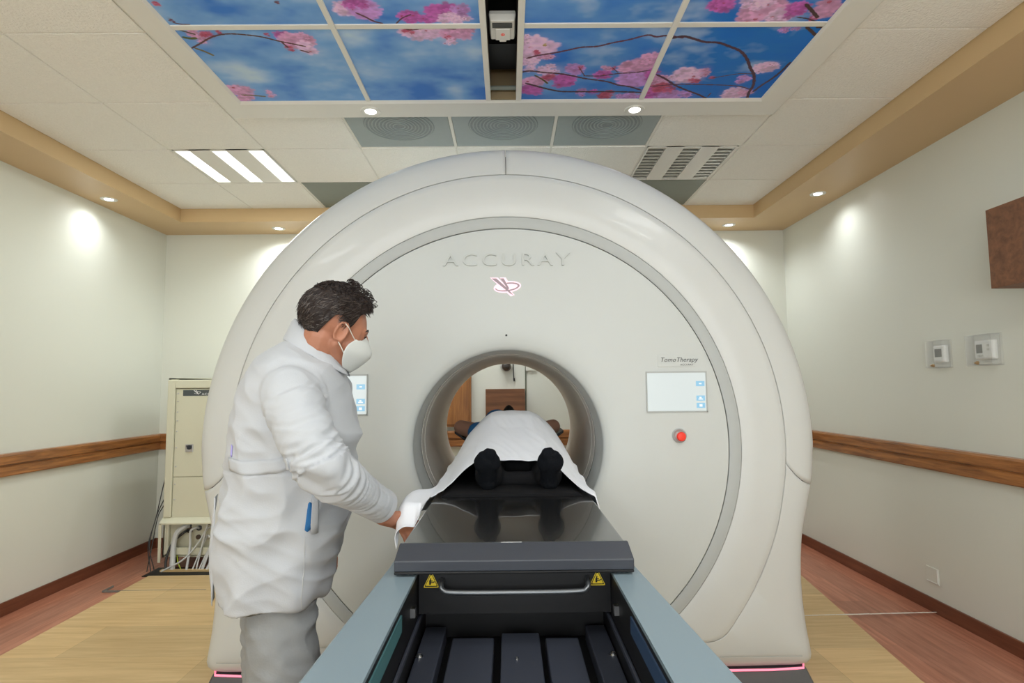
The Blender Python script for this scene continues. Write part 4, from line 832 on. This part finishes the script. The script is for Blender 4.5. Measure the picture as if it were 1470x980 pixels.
patch('back_belt', [(-.812, 1.208), (-.74, 1.202), (-.66, 1.208), (-.585, 1.222)], [(-.808, 1.172), (-.74, 1.163), (-.66, 1.169), (-.578, 1.190)], 'coatcloth', .003, MAN)
patch('pocket_lining', [(-.5755, 1.078), (-.5715, 1.082), (-.5675, 1.078)], [(-.583, 1.005), (-.576, 1.000), (-.569, 1.008)], 'blue', .0025, MAN)
patch('pocket_welt', [(-.5665, 1.105), (-.560, 1.106), (-.553, 1.106)], [(-.570, .992), (-.562, .990), (-.556, .992)], 'coatcloth', .0035, MAN)
patch('side_seam', [(-.583, .985), (-.582, .985)], [(-.60, .745), (-.599, .745)], 'cable_w', .0006, MAN, 14)
patch('embroidery', [(-.808, 1.245), (-.800, 1.24)], [(-.803, 1.215), (-.797, 1.21)], 'lilac', .002, MAN)
vf = MB(); g_ = []
for r in range(9):
    t = r/8; z = lerp(1.08, .77, t); o_ = .004+.020*math.sin(PI*min(1, t*1.1))*(.4+t)
    g_.append([Vector((-.880, 1.775, z)), Vector((-.892-o_*.6, 1.80, z)), Vector((-.899-o_, 1.835, z+.004))])
vf.loft(g_, False, False, closed=False); vo = build('vent_flap', vf, 'coatcloth', MAN, smooth=True, sharp=70); s = vo.modifiers.new('s', 'SOLIDIFY'); s.thickness = .002
# sleeve cuffs
cuff = MB(); ax = (WR-EL).normalized(); u = ax.orthogonal().normalized(); w = ax.cross(u); cc = Vector((-.391, 1.803, 1.051))
cuff.loft([[cc+ax*h+(u*math.cos(2*PI*k/28)+w*math.sin(2*PI*k/28))*r for k in range(28)] for r, h in [(.050, -.03), (.052, -.005), (.051, .012), (.046, .014), (.043, .0)]], False, False)
build('cuff', cuff, 'coatcloth', MAN, smooth=True)
# trousers
tb_ = MB()
limb(tb_, [(-.70, 1.83, .96), (-.688, 1.81, .78), (-.668, 1.79, .55), (-.675, 1.785, .30), (-.68, 1.78, .10)], [.095, .100, .100, .088, .084], 28)
limb(tb_, [(-.73, 1.92, .96), (-.745, 1.93, .75), (-.755, 1.95, .55), (-.77, 1.955, .30), (-.78, 1.96, .10)], [.105, .108, .100, .088, .084], 28)
tr_ = build('trousers', tb_, 'pants', MAN); remesh(tr_, .007, 4, .5)
ribs(tr_, lambda co, n: .010*(.5-abs(nz(Vector((co.x*5+co.z*4, co.y*5, co.z*9-co.x*6)))*2))+.005*(.5-abs(nz(Vector((co.x*12-co.z*8, co.y*9, co.z*20+co.x*9)))*2)))
for x, y in ((-.64, 1.78), (-.74, 1.955)):
    sh = MB(); sh.ell((x-.03, y, .055), (.05, .042, .045)); sh.ell((x+.10, y, .042), (.075, .047, .038)); sh.cap((x-.03, y, .03), (x+.12, y, .03), .036, .036); so_ = build('shoe', sh, 'shoe', MAN); remesh(so_, .006, 4)
    for v in so_.data.vertices: v.co.z = max(v.co.z, .0125)
# ================================================================== PATIENT
PT = thing('person', 'person lying on the couch under a white sheet, feet in black socks', 'person', (.02, 2.9, 1.03))
b = MB(); PR = Matrix.Rotation(PI/2, 3, 'Z') @ Matrix.Rotation(-PI/2, 3, 'Y')      # face up, crown towards +y
PR = Matrix(((0, -1, 0), (0, 0, 1), (1, 0, 0))) if 0 else Matrix(((0, 1, 0), (-.14, 0, .99), (.99, 0, .14)))
PTc = Vector((-.0, 3.76, 1.165)); head_prims(b, PR, PTc, 1.0)
b.cap((0, 3.50, 1.14), (0, 3.68, 1.15), .06, .055)
b.ell((.01, 3.30, 1.145), (.165, .25, .095)); b.ell((.015, 3.05, 1.15), (.155, .20, .105)); b.ell((.02, 2.90, 1.125), (.165, .15, .09))
for d in (-1, 1):
    x0 = .02
    b.cap((x0+d*.085, 2.86, 1.115), (.03+d*.10, 2.50, 1.105), .082, .056); b.cap((.03+d*.10, 2.50, 1.10), (.033+d*.11, 2.17, 1.075), .05, .034)
    b.cap((d*.15, 3.42, 1.14), (d*.275-.012, 3.52, 1.170), .055, .044); b.cap((d*.275-.012, 3.52, 1.170), (d*.11-.005, 3.80, 1.095), .043, .028)
    b.cap((.033+d*.11, 2.17, 1.075), (.033+d*.11, 2.14, 1.07), .034, .03); b.cap((.033+d*.11, 2.14, 1.065), (.033+d*.112, 2.09, 1.15), .028, .026)
    hand_prims(b, (d*.11-.005, 3.80, 1.095), (-d*.9, .25, -.05), (0, -.2, 1), d, (.1, .15))
pb = build('body', b, 'skin2', PT); remesh(pb, .0055, 4, .5)
b = MB(); b.ell((.005, 3.32, 1.15), (.182, .25, .118)); b.ell((.015, 3.08, 1.145), (.168, .22, .105)); b.ell((-.07, 3.42, 1.195), (.08, .09, .085))
for d in (-1, 1): b.cap((d*.12, 3.40, 1.145), (d*.175-.008, 3.44, 1.145), .072, .062)
b.cap((.18, 3.44, 1.10), (.245, 3.50, 1.09), .045, .035)
sh = build('shirt', b, 'blue', PT); remesh(sh, .007, 4, .5)
b = MB()
for d in (-1, 1): b.cap((.02+d*.085, 2.90, 1.12), (.03+d*.10, 2.50, 1.105), .09, .066); b.cap((.03+d*.10, 2.50, 1.10), (.033+d*.11, 2.17, 1.082), .064, .052)
b.ell((.02, 2.90, 1.13), (.17, .14, .093)); b.cap((-.06, 2.35, 1.075), (.12, 2.35, 1.075), .045, .045); b.cap((-.07, 2.22, 1.06), (.13, 2.22, 1.06), .03, .03)
tr2 = build('trousers', b, 'blacktr', PT); remesh(tr2, .007, 4, .5)
for d in (-1, 1):
    x = .033+d*.111; s = MB()
    s.ell((x, 2.125, 1.068), (.034, .036, .034)); s.cap((x, 2.20, 1.078), (x, 2.13, 1.074), .044, .036); s.cap((x, 2.12, 1.08), (x-d*.003, 2.085, 1.145), .034, .040)
    s.ell((x, 2.075, 1.140), (.048, .026, .044), Matrix.Rotation(.25, 3, 'X'))
    s.ell((x-d*.014, 2.062, 1.168), (.020, .022, .024)); s.ell((x+d*.012, 2.066, 1.163), (.024, .020, .020)); s.ell((x-d*.002, 2.060, 1.176), (.014, .018, .018))
    so_ = build('sock', s, 'sock', PT); remesh(so_, .004, 4, .5); ribs(so_, lambda co, n: .0012*nz(co*60))
b = MB(); NA = 40; grid = []
for j in range(13):
    row = []
    for i in range(NA):
        a = -PI+2*PI*i/NA; e = lerp(hairline(a), PI/2, j/12); p, n = scalp(a, e); row.append(PTc+PR @ (p+n*(.006+.003*nz(p*90))))
    grid.append(row)
b.loft(grid, False, True); build('hair', b, 'hair', PT, smooth=True, sharp=80)
mk = MB()
rows = [[PTc+PR @ Vector((lerp(c, x_, abs(k/8)**1.7), k/8*w_*1.35, lerp(z, ze, abs(k/8)**1.4))) for k in range(-8, 9)] for c, z, w_, x_, ze in prof]
mk.loft(rows, False, False, closed=False); mo = build('face_mask', mk, 'dark', PT, smooth=True, sharp=60); s = mo.modifiers.new('s', 'SOLIDIFY'); s.thickness = .002
# arm board under the elbows and head
AB = thing('arm_support', 'black winged arm board under the lying person\'s head and elbows', 'headrest', (0, 3.7, 1.03))
for d in (-1, 1):
    w = MB().loft([[(d*.10, y, 1.031), (d*.20, y, 1.048), (d*.325, y, 1.135+o_), (d*.325, y, 1.150+o_), (d*.19, y, 1.062), (d*.10, y, 1.045)] for y, o_ in ((3.50, 0), (3.86, 0))]); build('wing', w, 'dark', AB, bevel=.003)

build('head_cushion', MB().loft([[(-.11, y, 1.046), (.11, y, 1.046), (.10, y, 1.046+h_), (0, y, 1.046+h_*.7), (-.10, y, 1.046+h_)] for y, h_ in ((3.66, .012), (3.70, .026), (3.82, .028), (3.88, .014))]), 'lip', AB, smooth=True)
tag(build('added_leg_mat', MB().loft([[(-.235, y, 1.0305), (.25, y, 1.0305), (.25, y, z), (.225, y, z+.006), (-.21, y, z+.006), (-.235, y, z)] for y, z in ((2.03, 1.033), (2.06, 1.036), (2.9, 1.036))]), 'blacktr', None), 'thin black mat added to darken the couch under the socks and legs', 'mat')  # made-up mat that blackens the area below the sheet hem
# ================================================================== SHEET
def hgt(Y): return interp([(1.95, .070), (2.08, .078), (2.18, .092), (2.30, .115), (2.50, .145), (2.72, .185), (2.90, .235), (3.02, .250), (3.15, .246), (3.28, .236), (3.36, .225)], Y)[0]
def prof_x(ax, Y, wide=False):
    low = [(0, 1), (.14, 1.0), (.17, .80), (.205, .50), (.24, .22), (.272, .08)]; hi = [(0, 1), (.05, .995), (.10, .965), (.14, .86), (.18, .70), (.22, .50), (.255, .27), (.277, .10)]
    t = smooth((Y-2.2)/.5)
    if wide: hi = [(0, 1), (.05, 1.0), (.10, .985), (.14, .91), (.18, .78), (.22, .60), (.255, .38), (.277, .12)]
    return lerp(interp(low, ax)[0], interp(hi, ax)[0], t)
def hemY(ax): return interp([(0, 2.205), (.11, 2.205), (.16, 2.190), (.20, 2.13), (.235, 2.055), (.272, 1.985)], ax)[0]
sm = MB(); NU, NV = 150, 130; grid = []
FLAP = spline([(0, 0, 0), (-.030, 0, .008), (-.062, 0, .010), (-.080, 0, -.012), (-.076, 0, -.050)], 8)
XC = .009
for j in range(NV+1):
    row = []
    for i in range(NU+1):
        u = -1+2*i/NU; arcl = abs(u)*.44; sgn = 1 if u > 0 else -1
        ax = min(arcl, .276); over = max(0, arcl-.276)      # length past the table edge
        y0 = hemY(ax); Y = lerp(y0, 3.345-.06*(ax/.27)**2, (j/NV)**1.15)
        x = XC+sgn*ax+.006*nz(Vector((Y*2, 0, u))); z = 1.0325+hgt(Y)*prof_x(ax, Y, u > 0)
        wr = .5*nz(Vector((u*5, Y*1.6, 2)))+.5*nz(Vector((u*10+Y*3, Y*2.5, 5))); z += .008*wr*smooth(hgt(Y)*8)*(1 if ax < .27 else 0)+.0025*(1-abs(nz(Vector((u*9+Y*6, Y*4, 9)))*2))
        z = max(z, 1.0345)
        if over:
            hang = over*.85
            if sgn > 0: x += .004+over*.22+.006*math.sin(Y*22); z = z-hang
            else:
                g = smooth((2.42-Y)/.34)              # corner lifted towards the hand
                nx, nzv = x-.003-over*.15-.006*math.sin(Y*19+1), z-hang
                o = over/.164
                q_ = FLAP[min(len(FLAP)-1, int(o*(len(FLAP)-1)+.5))]
                hx, hz = x+q_.x, z+q_.z+.007*math.sin((Y-1.9)*30+o*2.5)*smooth(o*3)
                v_ = (j/NV)**1.15; Y -= .175*smooth(o*10)*(1-smooth(v_/.26)) 
                x = lerp(nx, hx, g); z = lerp(nzv, hz, g)-.065*smooth(o*5)*(1-smooth(v_/.038))
        row.append((x, Y, z))
    grid.append(row)
sm.loft(grid, False, False, closed=False)
sheet = tag(build('bed_sheet', sm, 'sheet', None, smooth=True, sharp=80), 'white cotton sheet draped over the lying person, one corner lifted by the standing person', 'sheet')
s = sheet.modifiers.new('s', 'SOLIDIFY'); s.thickness = .0025; s.offset = 1
# ================================================================== CABINET
CB = thing('control_cabinet', 'cream metal control cabinet with cables, standing in the left rear corner', 'cabinet', (-2.40, 5.0, 0))
cx0, cx1, cy0, cy1 = -2.765, -2.08, 4.75, 5.32
build('body', MB().box(cx0, cx0+.035, cy0+.03, cy1, .09, 1.50).box(cx1-.035, cx1, cy0+.03, cy1, .09, 1.50).box(cx0, cx1, cy0+.03, cy1, 1.44, 1.50).box(cx0, cx1, cy1-.02, cy1, .09, 1.5).box(cx0, cx1, cy0+.03, cy1, .09, .12), 'cabinet', CB, bevel=.01)
build('front_frame', MB().box(cx0, cx0+.062, cy0, cy0+.03, .40, 1.495).box(cx1-.062, cx1, cy0, cy0+.03, .40, 1.495).box(cx0+.062, cx1-.062, cy0, cy0+.03, 1.425, 1.495), 'cabinet', CB, bevel=.008)
dr = build('front_panel', MB().box(cx0+.066, cx1-.066, cy0+.012, cy0+.03, .72, 1.421), 'cabinet', CB, bevel=.002)
build('front_panel', MB().box(cx0+.066, cx1-.066, cy0+.012, cy0+.03, .40, .716), 'cabinet', CB, bevel=.002)
for k in range(9):
    z = [1.385, 1.32, 1.235, 1.165, 1.08, .95, .80, .66, .54][k]
    build('panel_screw', MB().disc((cx0+.082, cy0+.012, z), (0, -1, 0), [(.006, 0), (.006, .003), (.002, .005)], 10), 'steel', CB)
lb_ = build('name_label', MB().box(-2.643, -2.26, cy0+.0095, cy0+.012, 1.365, 1.412), 'label', CB)
emblem(-2.53, cy0+.0095, 1.392, .055, None, 'letter_w', lb_)
text('lettering', 'ACCURAY', .024, (-2.492, cy0+.009, 1.370), FACE, 'letter_w', lb_, depth=.0006, xs=1.3, spacing=1.1)
hd = build('latch_plate', MB().box(-2.606, -2.546, cy0+.002, cy0+.012, .915, .977), 'steel', CB, bevel=.002)
build('latch_knob', MB().disc((-2.573, cy0+.004, .953), (0, -1, 0), [(.018, 0), (.018, .012), (.012, .02)], 18).box(-2.592, -2.556, cy0-.014, cy0-.002, .960, .968), 'lip', hd)
build('side_knob', MB().disc((cx0, 5.0, 1.14), (-1, 0, 0), [(.05, 0), (.05, .01), (.03, .02)], 20), 'dark', CB)
build('bottom_ledge', MB().loft([[(cx0-.012, cy0-.03, .365), (cx1, cy0-.03, .365), (cx1, cy0+.02, .405), (cx0-.005, cy0+.02, .405)], [(cx0-.012, cy0-.03, .352), (cx1, cy0-.03, .352), (cx1, cy0+.02, .395), (cx0-.005, cy0+.02, .395)]]), 'cabinet', CB, bevel=.003)
build('side_bracket', MB().box(cx0-.012, cx0+.010, cy0-.03, cy0-.025, .06, .36), 'cabinet', CB)
build('connector_panel', MB().box(cx0+.035, cx1-.035, cy0+.06, cy0+.075, .13, .42), 'cabinet_in', CB)
build('kick_bar', MB().box(cx0+.06, cx1, cy0+.0, cy0+.03, .11, .165), 'cabinet', CB, bevel=.004)
build('foot', MB().box(cx0+.02, cx0+.06, cy0+.08, cy0+.14, .0125, .09).box(cx1-.06, cx1-.02, cy0+.08, cy0+.14, .0125, .09), 'dark', CB)
build('foot', MB().box(cx0+.02, cx0+.06, cy1-.12, cy1-.06, 0, .09).box(cx1-.06, cx1-.02, cy1-.12, cy1-.06, 0, .09), 'dark', CB)
CYF = cy0+.06
for x, z, r, m in [(-2.585, .325, .022, 'lip'), (-2.50, .305, .02, 'lip'), (-2.575, .29, .024, 'brown'), (-2.505, .235, .018, 'brown'), (-2.42, .345, .015, 'brown'), (-2.43, .235, .018, 'steel'), (-2.36, .24, .015, 'lip'), (-2.38, .33, .015, 'lip')]:
    build('socket', MB().disc((x, CYF, z), (0, -1, 0), [(r, 0), (r, .012), (r*.7, .014)], 20), m, CB, smooth=True)
def cable(pts, r, m, label, group):
    o = tag(build('cable', MB().tube(spline(pts, 8), r, 8), m, None, smooth=True), label, 'cable'); o['group'] = group; return o
cg = 'cables running from the cabinet foot into the floor channel'
cable([(-2.585, CYF-.01, .325), (-2.60, CYF-.04, .322), (-2.645, CYF-.065, .28), (-2.660, CYF-.08, .18), (-2.64, CYF-.12, .01)], .020, 'cable_w', 'thickest pale grey hose hanging from the cream cabinet into the floor channel', cg)
cable([(-2.50, CYF-.01, .305), (-2.505, CYF-.04, .315), (-2.54, CYF-.06, .29), (-2.53, CYF-.08, .18), (-2.52, CYF-.14, .01)], .009, 'cable_w', 'pale cable with a white elbow plug below the cream cabinet', cg)
cable([(-2.575, CYF-.01, .29), (-2.60, CYF-.05, .28), (-2.68, CYF-.06, .20), (-2.70, CYF-.10, .10), (-2.69, CYF-.13, .01)], .010, 'cable_k', 'thick black cable bending left below the cream cabinet', cg)
cable([(-2.38, CYF-.01, .33), (-2.42, CYF-.05, .30), (-2.47, CYF-.08, .20), (-2.56, CYF-.12, .09), (-2.71, CYF-.15, .01)], .0065, 'cable_w', 'pale cable crossing the others in a long diagonal to the left', cg)
for k, (x0_, z0, x1_, r, m) in enumerate([(-2.43, .235, -2.48, .006, 'cable_w'), (-2.42, .345, -2.45, .006, 'cable_w'), (-2.36, .24, -2.43, .006, 'cable_w'), (-2.34, .30, -2.41, .007, 'cable_w'), (-2.32, .33, -2.40, .006, 'cable_w'), (-2.28, .22, -2.37, .012, 'cable_w')]):
    cable([(x0_, CYF-.01, z0), (x0_+.005, CYF-.05, z0-.01), (lerp(x0_, x1_, .5), CYF-.08, z0*.55), (x1_, CYF-.13, .01)], r, m, 'thin pale cable in the bundle at the right foot of the cream cabinet', 'thin pale cables bundled at the right foot of the cabinet')
cable([(-2.66, CYF-.03, .12), (-2.62, CYF-.08, .06), (-2.57, CYF-.12, .01)], .004, 'cable_y', 'thin green and yellow earth wire at the foot of the cream cabinet', cg)
for k, (x0_, x1_, z) in enumerate([(-2.79, -2.79, .95), (-2.80, -2.76, .75), (-2.80, -2.82, .70)]):
    cable([(cx0-.004, 4.95+.03*k, z), (x0_-.02, 4.86, z-.22), (x0_-.045+.012*k, 4.78, .40), (x0_-.05+.02*k, 4.70, .2), (x1_-.0, 4.66, .01)], .0038, 'cable_k', ['black wire hanging down the left side of the cream cabinet, longest', 'black wire hanging down the left side of the cream cabinet, crossing inward', 'black wire hanging down the left side of the cream cabinet, nearest the wall'][k], cg)
# ================================================================== WALL FITTINGS
def thermostat(y0, y1, z0, z1, label, body_y, buttons):
    x = XR; t = thing('thermostat', label, 'thermostat', (x, (y0+y1)/2, z0), 'thermostats in clear boxes')
    c = MB(); e = .0035; d = .055
    c.box(x-d, x-d+e, y0, y1, z0, z1); c.box(x-d+e, x, y0, y0+e, z0, z1); c.box(x-d+e, x, y1-e, y1, z0, z1); c.box(x-d+e, x, y0+e, y1-e, z1-e, z1); c.box(x-d+e, x, y0+e, y1-e, z0, z0+e)
    build('clear_cover', c, 'acrylic', t)
    build('clear_back_flange', MB().box(x-.003, x-.0005, y0-.015, y1+.055, z0-.004, z1+.004), 'acrylic', t)
    a, b_ = body_y; zc = (z0+z1)/2
    h = build('case', MB().loft([[(x-.0005, a, zc-.052), (x-.0005, b_, zc-.052), (x-.0005, b_, zc+.052), (x-.0005, a, zc+.052)], [(x-.022, a, zc-.052), (x-.022, b_, zc-.052), (x-.022, b_, zc+.052), (x-.022, a, zc+.052)], [(x-.030, a+.008, zc-.044), (x-.030, b_-.008, zc-.044), (x-.030, b_-.008, zc+.044), (x-.030, a+.008, zc+.044)]]), 'plastic', t, bevel=.008)
    w = .040 if buttons else .055
    build('display', MB().box(x-.0315, x-.0295, b_-.020-w, b_-.020, zc-.018, zc+.030), 'lcd', t)
    if buttons:
        for dy, dz in ((.030, .022), (.030, .0), (.075, -.033), (.055, -.033)):
            yy = a+dy if dy == .030 else b_-dy+.02
            build('button', MB().box(x-.033, x-.0295, yy-.007, yy+.007, zc+dz-.006, zc+dz+.006), 'louver', t)
    build('key_lock', MB().disc((x-.055, (a+b_)/2+.01, z0+.012), (-1, 0, 0), [(.010, 0), (.010, .006), (.006, .008), (.003, .02)], 14), 'brass', t)
thermostat(3.425, 3.560, 1.500, 1.662, 'white thermostat with large dark display in a clear cover, left one', (3.435, 3.530), False)
thermostat(3.070, 3.245, 1.502, 1.668, 'white thermostat with small display and buttons in a clear cover, right one', (3.085, 3.215), True)
wb = thing('wall_box', 'brown wooden box high on the right wall at the right edge', 'box', (XR, 2.7, 1.87))
build('carcass', MB().box(XR-.20, XR, 2.25, 2.86, 1.872, 2.27), 'boxwood', wb, bevel=.003)
build('front_edge', MB().box(XR-.204, XR-.20, 2.25, 2.86, 1.872, 2.27), 'boxwood', wb, bevel=.001)
ol = thing('wall_outlet_plate', 'faint white blank plate low on the right wall, painted over', 'plate', (XR, 3.69, .2))
build('plate', MB().box(XR-.006, XR, 3.64, 3.745, .175, .27), 'wall', ol, bevel=.002)
build('plate_rim', MB().box(XR-.009, XR-.006, 3.645, 3.649, .18, .265).box(XR-.009, XR-.006, 3.645, 3.74, .18, .184), 'frame_white', ol)
bx = thing('wooden_wall_box', 'square wooden box on the back wall, seen through the machine bore', 'box', (-.03, YB, 1.1))
build('carcass', MB().box(-.205, .142, YB-.13, YB, 1.10, 1.392), 'boxwood', bx, bevel=.003)
build('lid', MB().box(-.209, .146, YB-.142, YB-.13, 1.096, 1.396), 'doorwood' if 0 else 'boxwood', bx, bevel=.002)
cam_ = thing('dome_camera', 'dark dome security camera on the back wall, seen through the machine bore', 'camera', (-.02, YB, 1.60))
build('mount', MB().disc((-.02, YB, 1.615), (0, -1, 0), [(.06, 0), (.06, .02), (.05, .035)], 28), 'plastic', cam_, smooth=True)
build('dome', MB().ell((-.02, YB-.045, 1.602), (.046, .046, .046), None, 20), mat('smoked_dome', (.035, .025, .022), .12, coat=.6), cam_, smooth=True)
o = tag(build('cord', MB().tube(spline([(.044, YB-.006, 1.9), (.044, YB-.006, 1.66), (.046, YB-.008, 1.53), (.05, YB-.01, 1.485)], 6), .004, 8).tube([(.05, YB-.01, 1.495), (.052, YB-.01, 1.465)], .008, 8), 'cable_k', None), 'short black cord with a plug hanging beside the dome camera', 'cord')
tag(build('conduit', MB().tube([(.158, YB-.008, 2.80), (.158, YB-.008, 1.02)], .006, 10), mat('grey_green_conduit', (.12, .13, .09), .5), None, smooth=True), 'thin grey-green conduit running down the back wall by the wooden box', 'conduit')
tag(build('junction_box', MB().box(.16, .25, YB-.02, YB-.0, 1.56, 1.66), 'wall', None, bevel=.003), 'pale flat junction cover beside the conduit on the back wall', 'cover')
# ================================================================== LIGHT, WORLD, CAMERA
sc = bpy.context.scene
w = bpy.data.worlds.new('world'); sc.world = w; w.use_nodes = True; w.node_tree.nodes['Background'].inputs[0].default_value = (1, .98, .95, 1); w.node_tree.nodes['Background'].inputs[1].default_value = .3
f, p, yaw, roll = 835.9, .0803, .0064, .0097
cam = bpy.data.cameras.new('camera'); cam.sensor_width = 36; cam.lens = f/1470*36; cam.clip_start = .02
co = bpy.data.objects.new('camera', cam); C.objects.link(co); co.location = (0, 0, 1.40)
fw = Vector((math.sin(yaw)*math.cos(p), math.cos(yaw)*math.cos(p), math.sin(p))); r = Vector((math.cos(yaw), -math.sin(yaw), 0)); u = r.cross(fw)
r2 = r*math.cos(roll)-u*math.sin(roll); u2 = u*math.cos(roll)+r*math.sin(roll)
co.matrix_world = Matrix.Translation((0, 0, 1.40)) @ Matrix((r2, u2, -fw)).transposed().to_4x4()
sc.camera = co
sc.view_settings.view_transform = 'Standard'; sc.view_settings.look = 'None'; sc.view_settings.gamma = 1; sc.view_settings.use_curve_mapping = False
sc.view_settings.exposure = EXPO
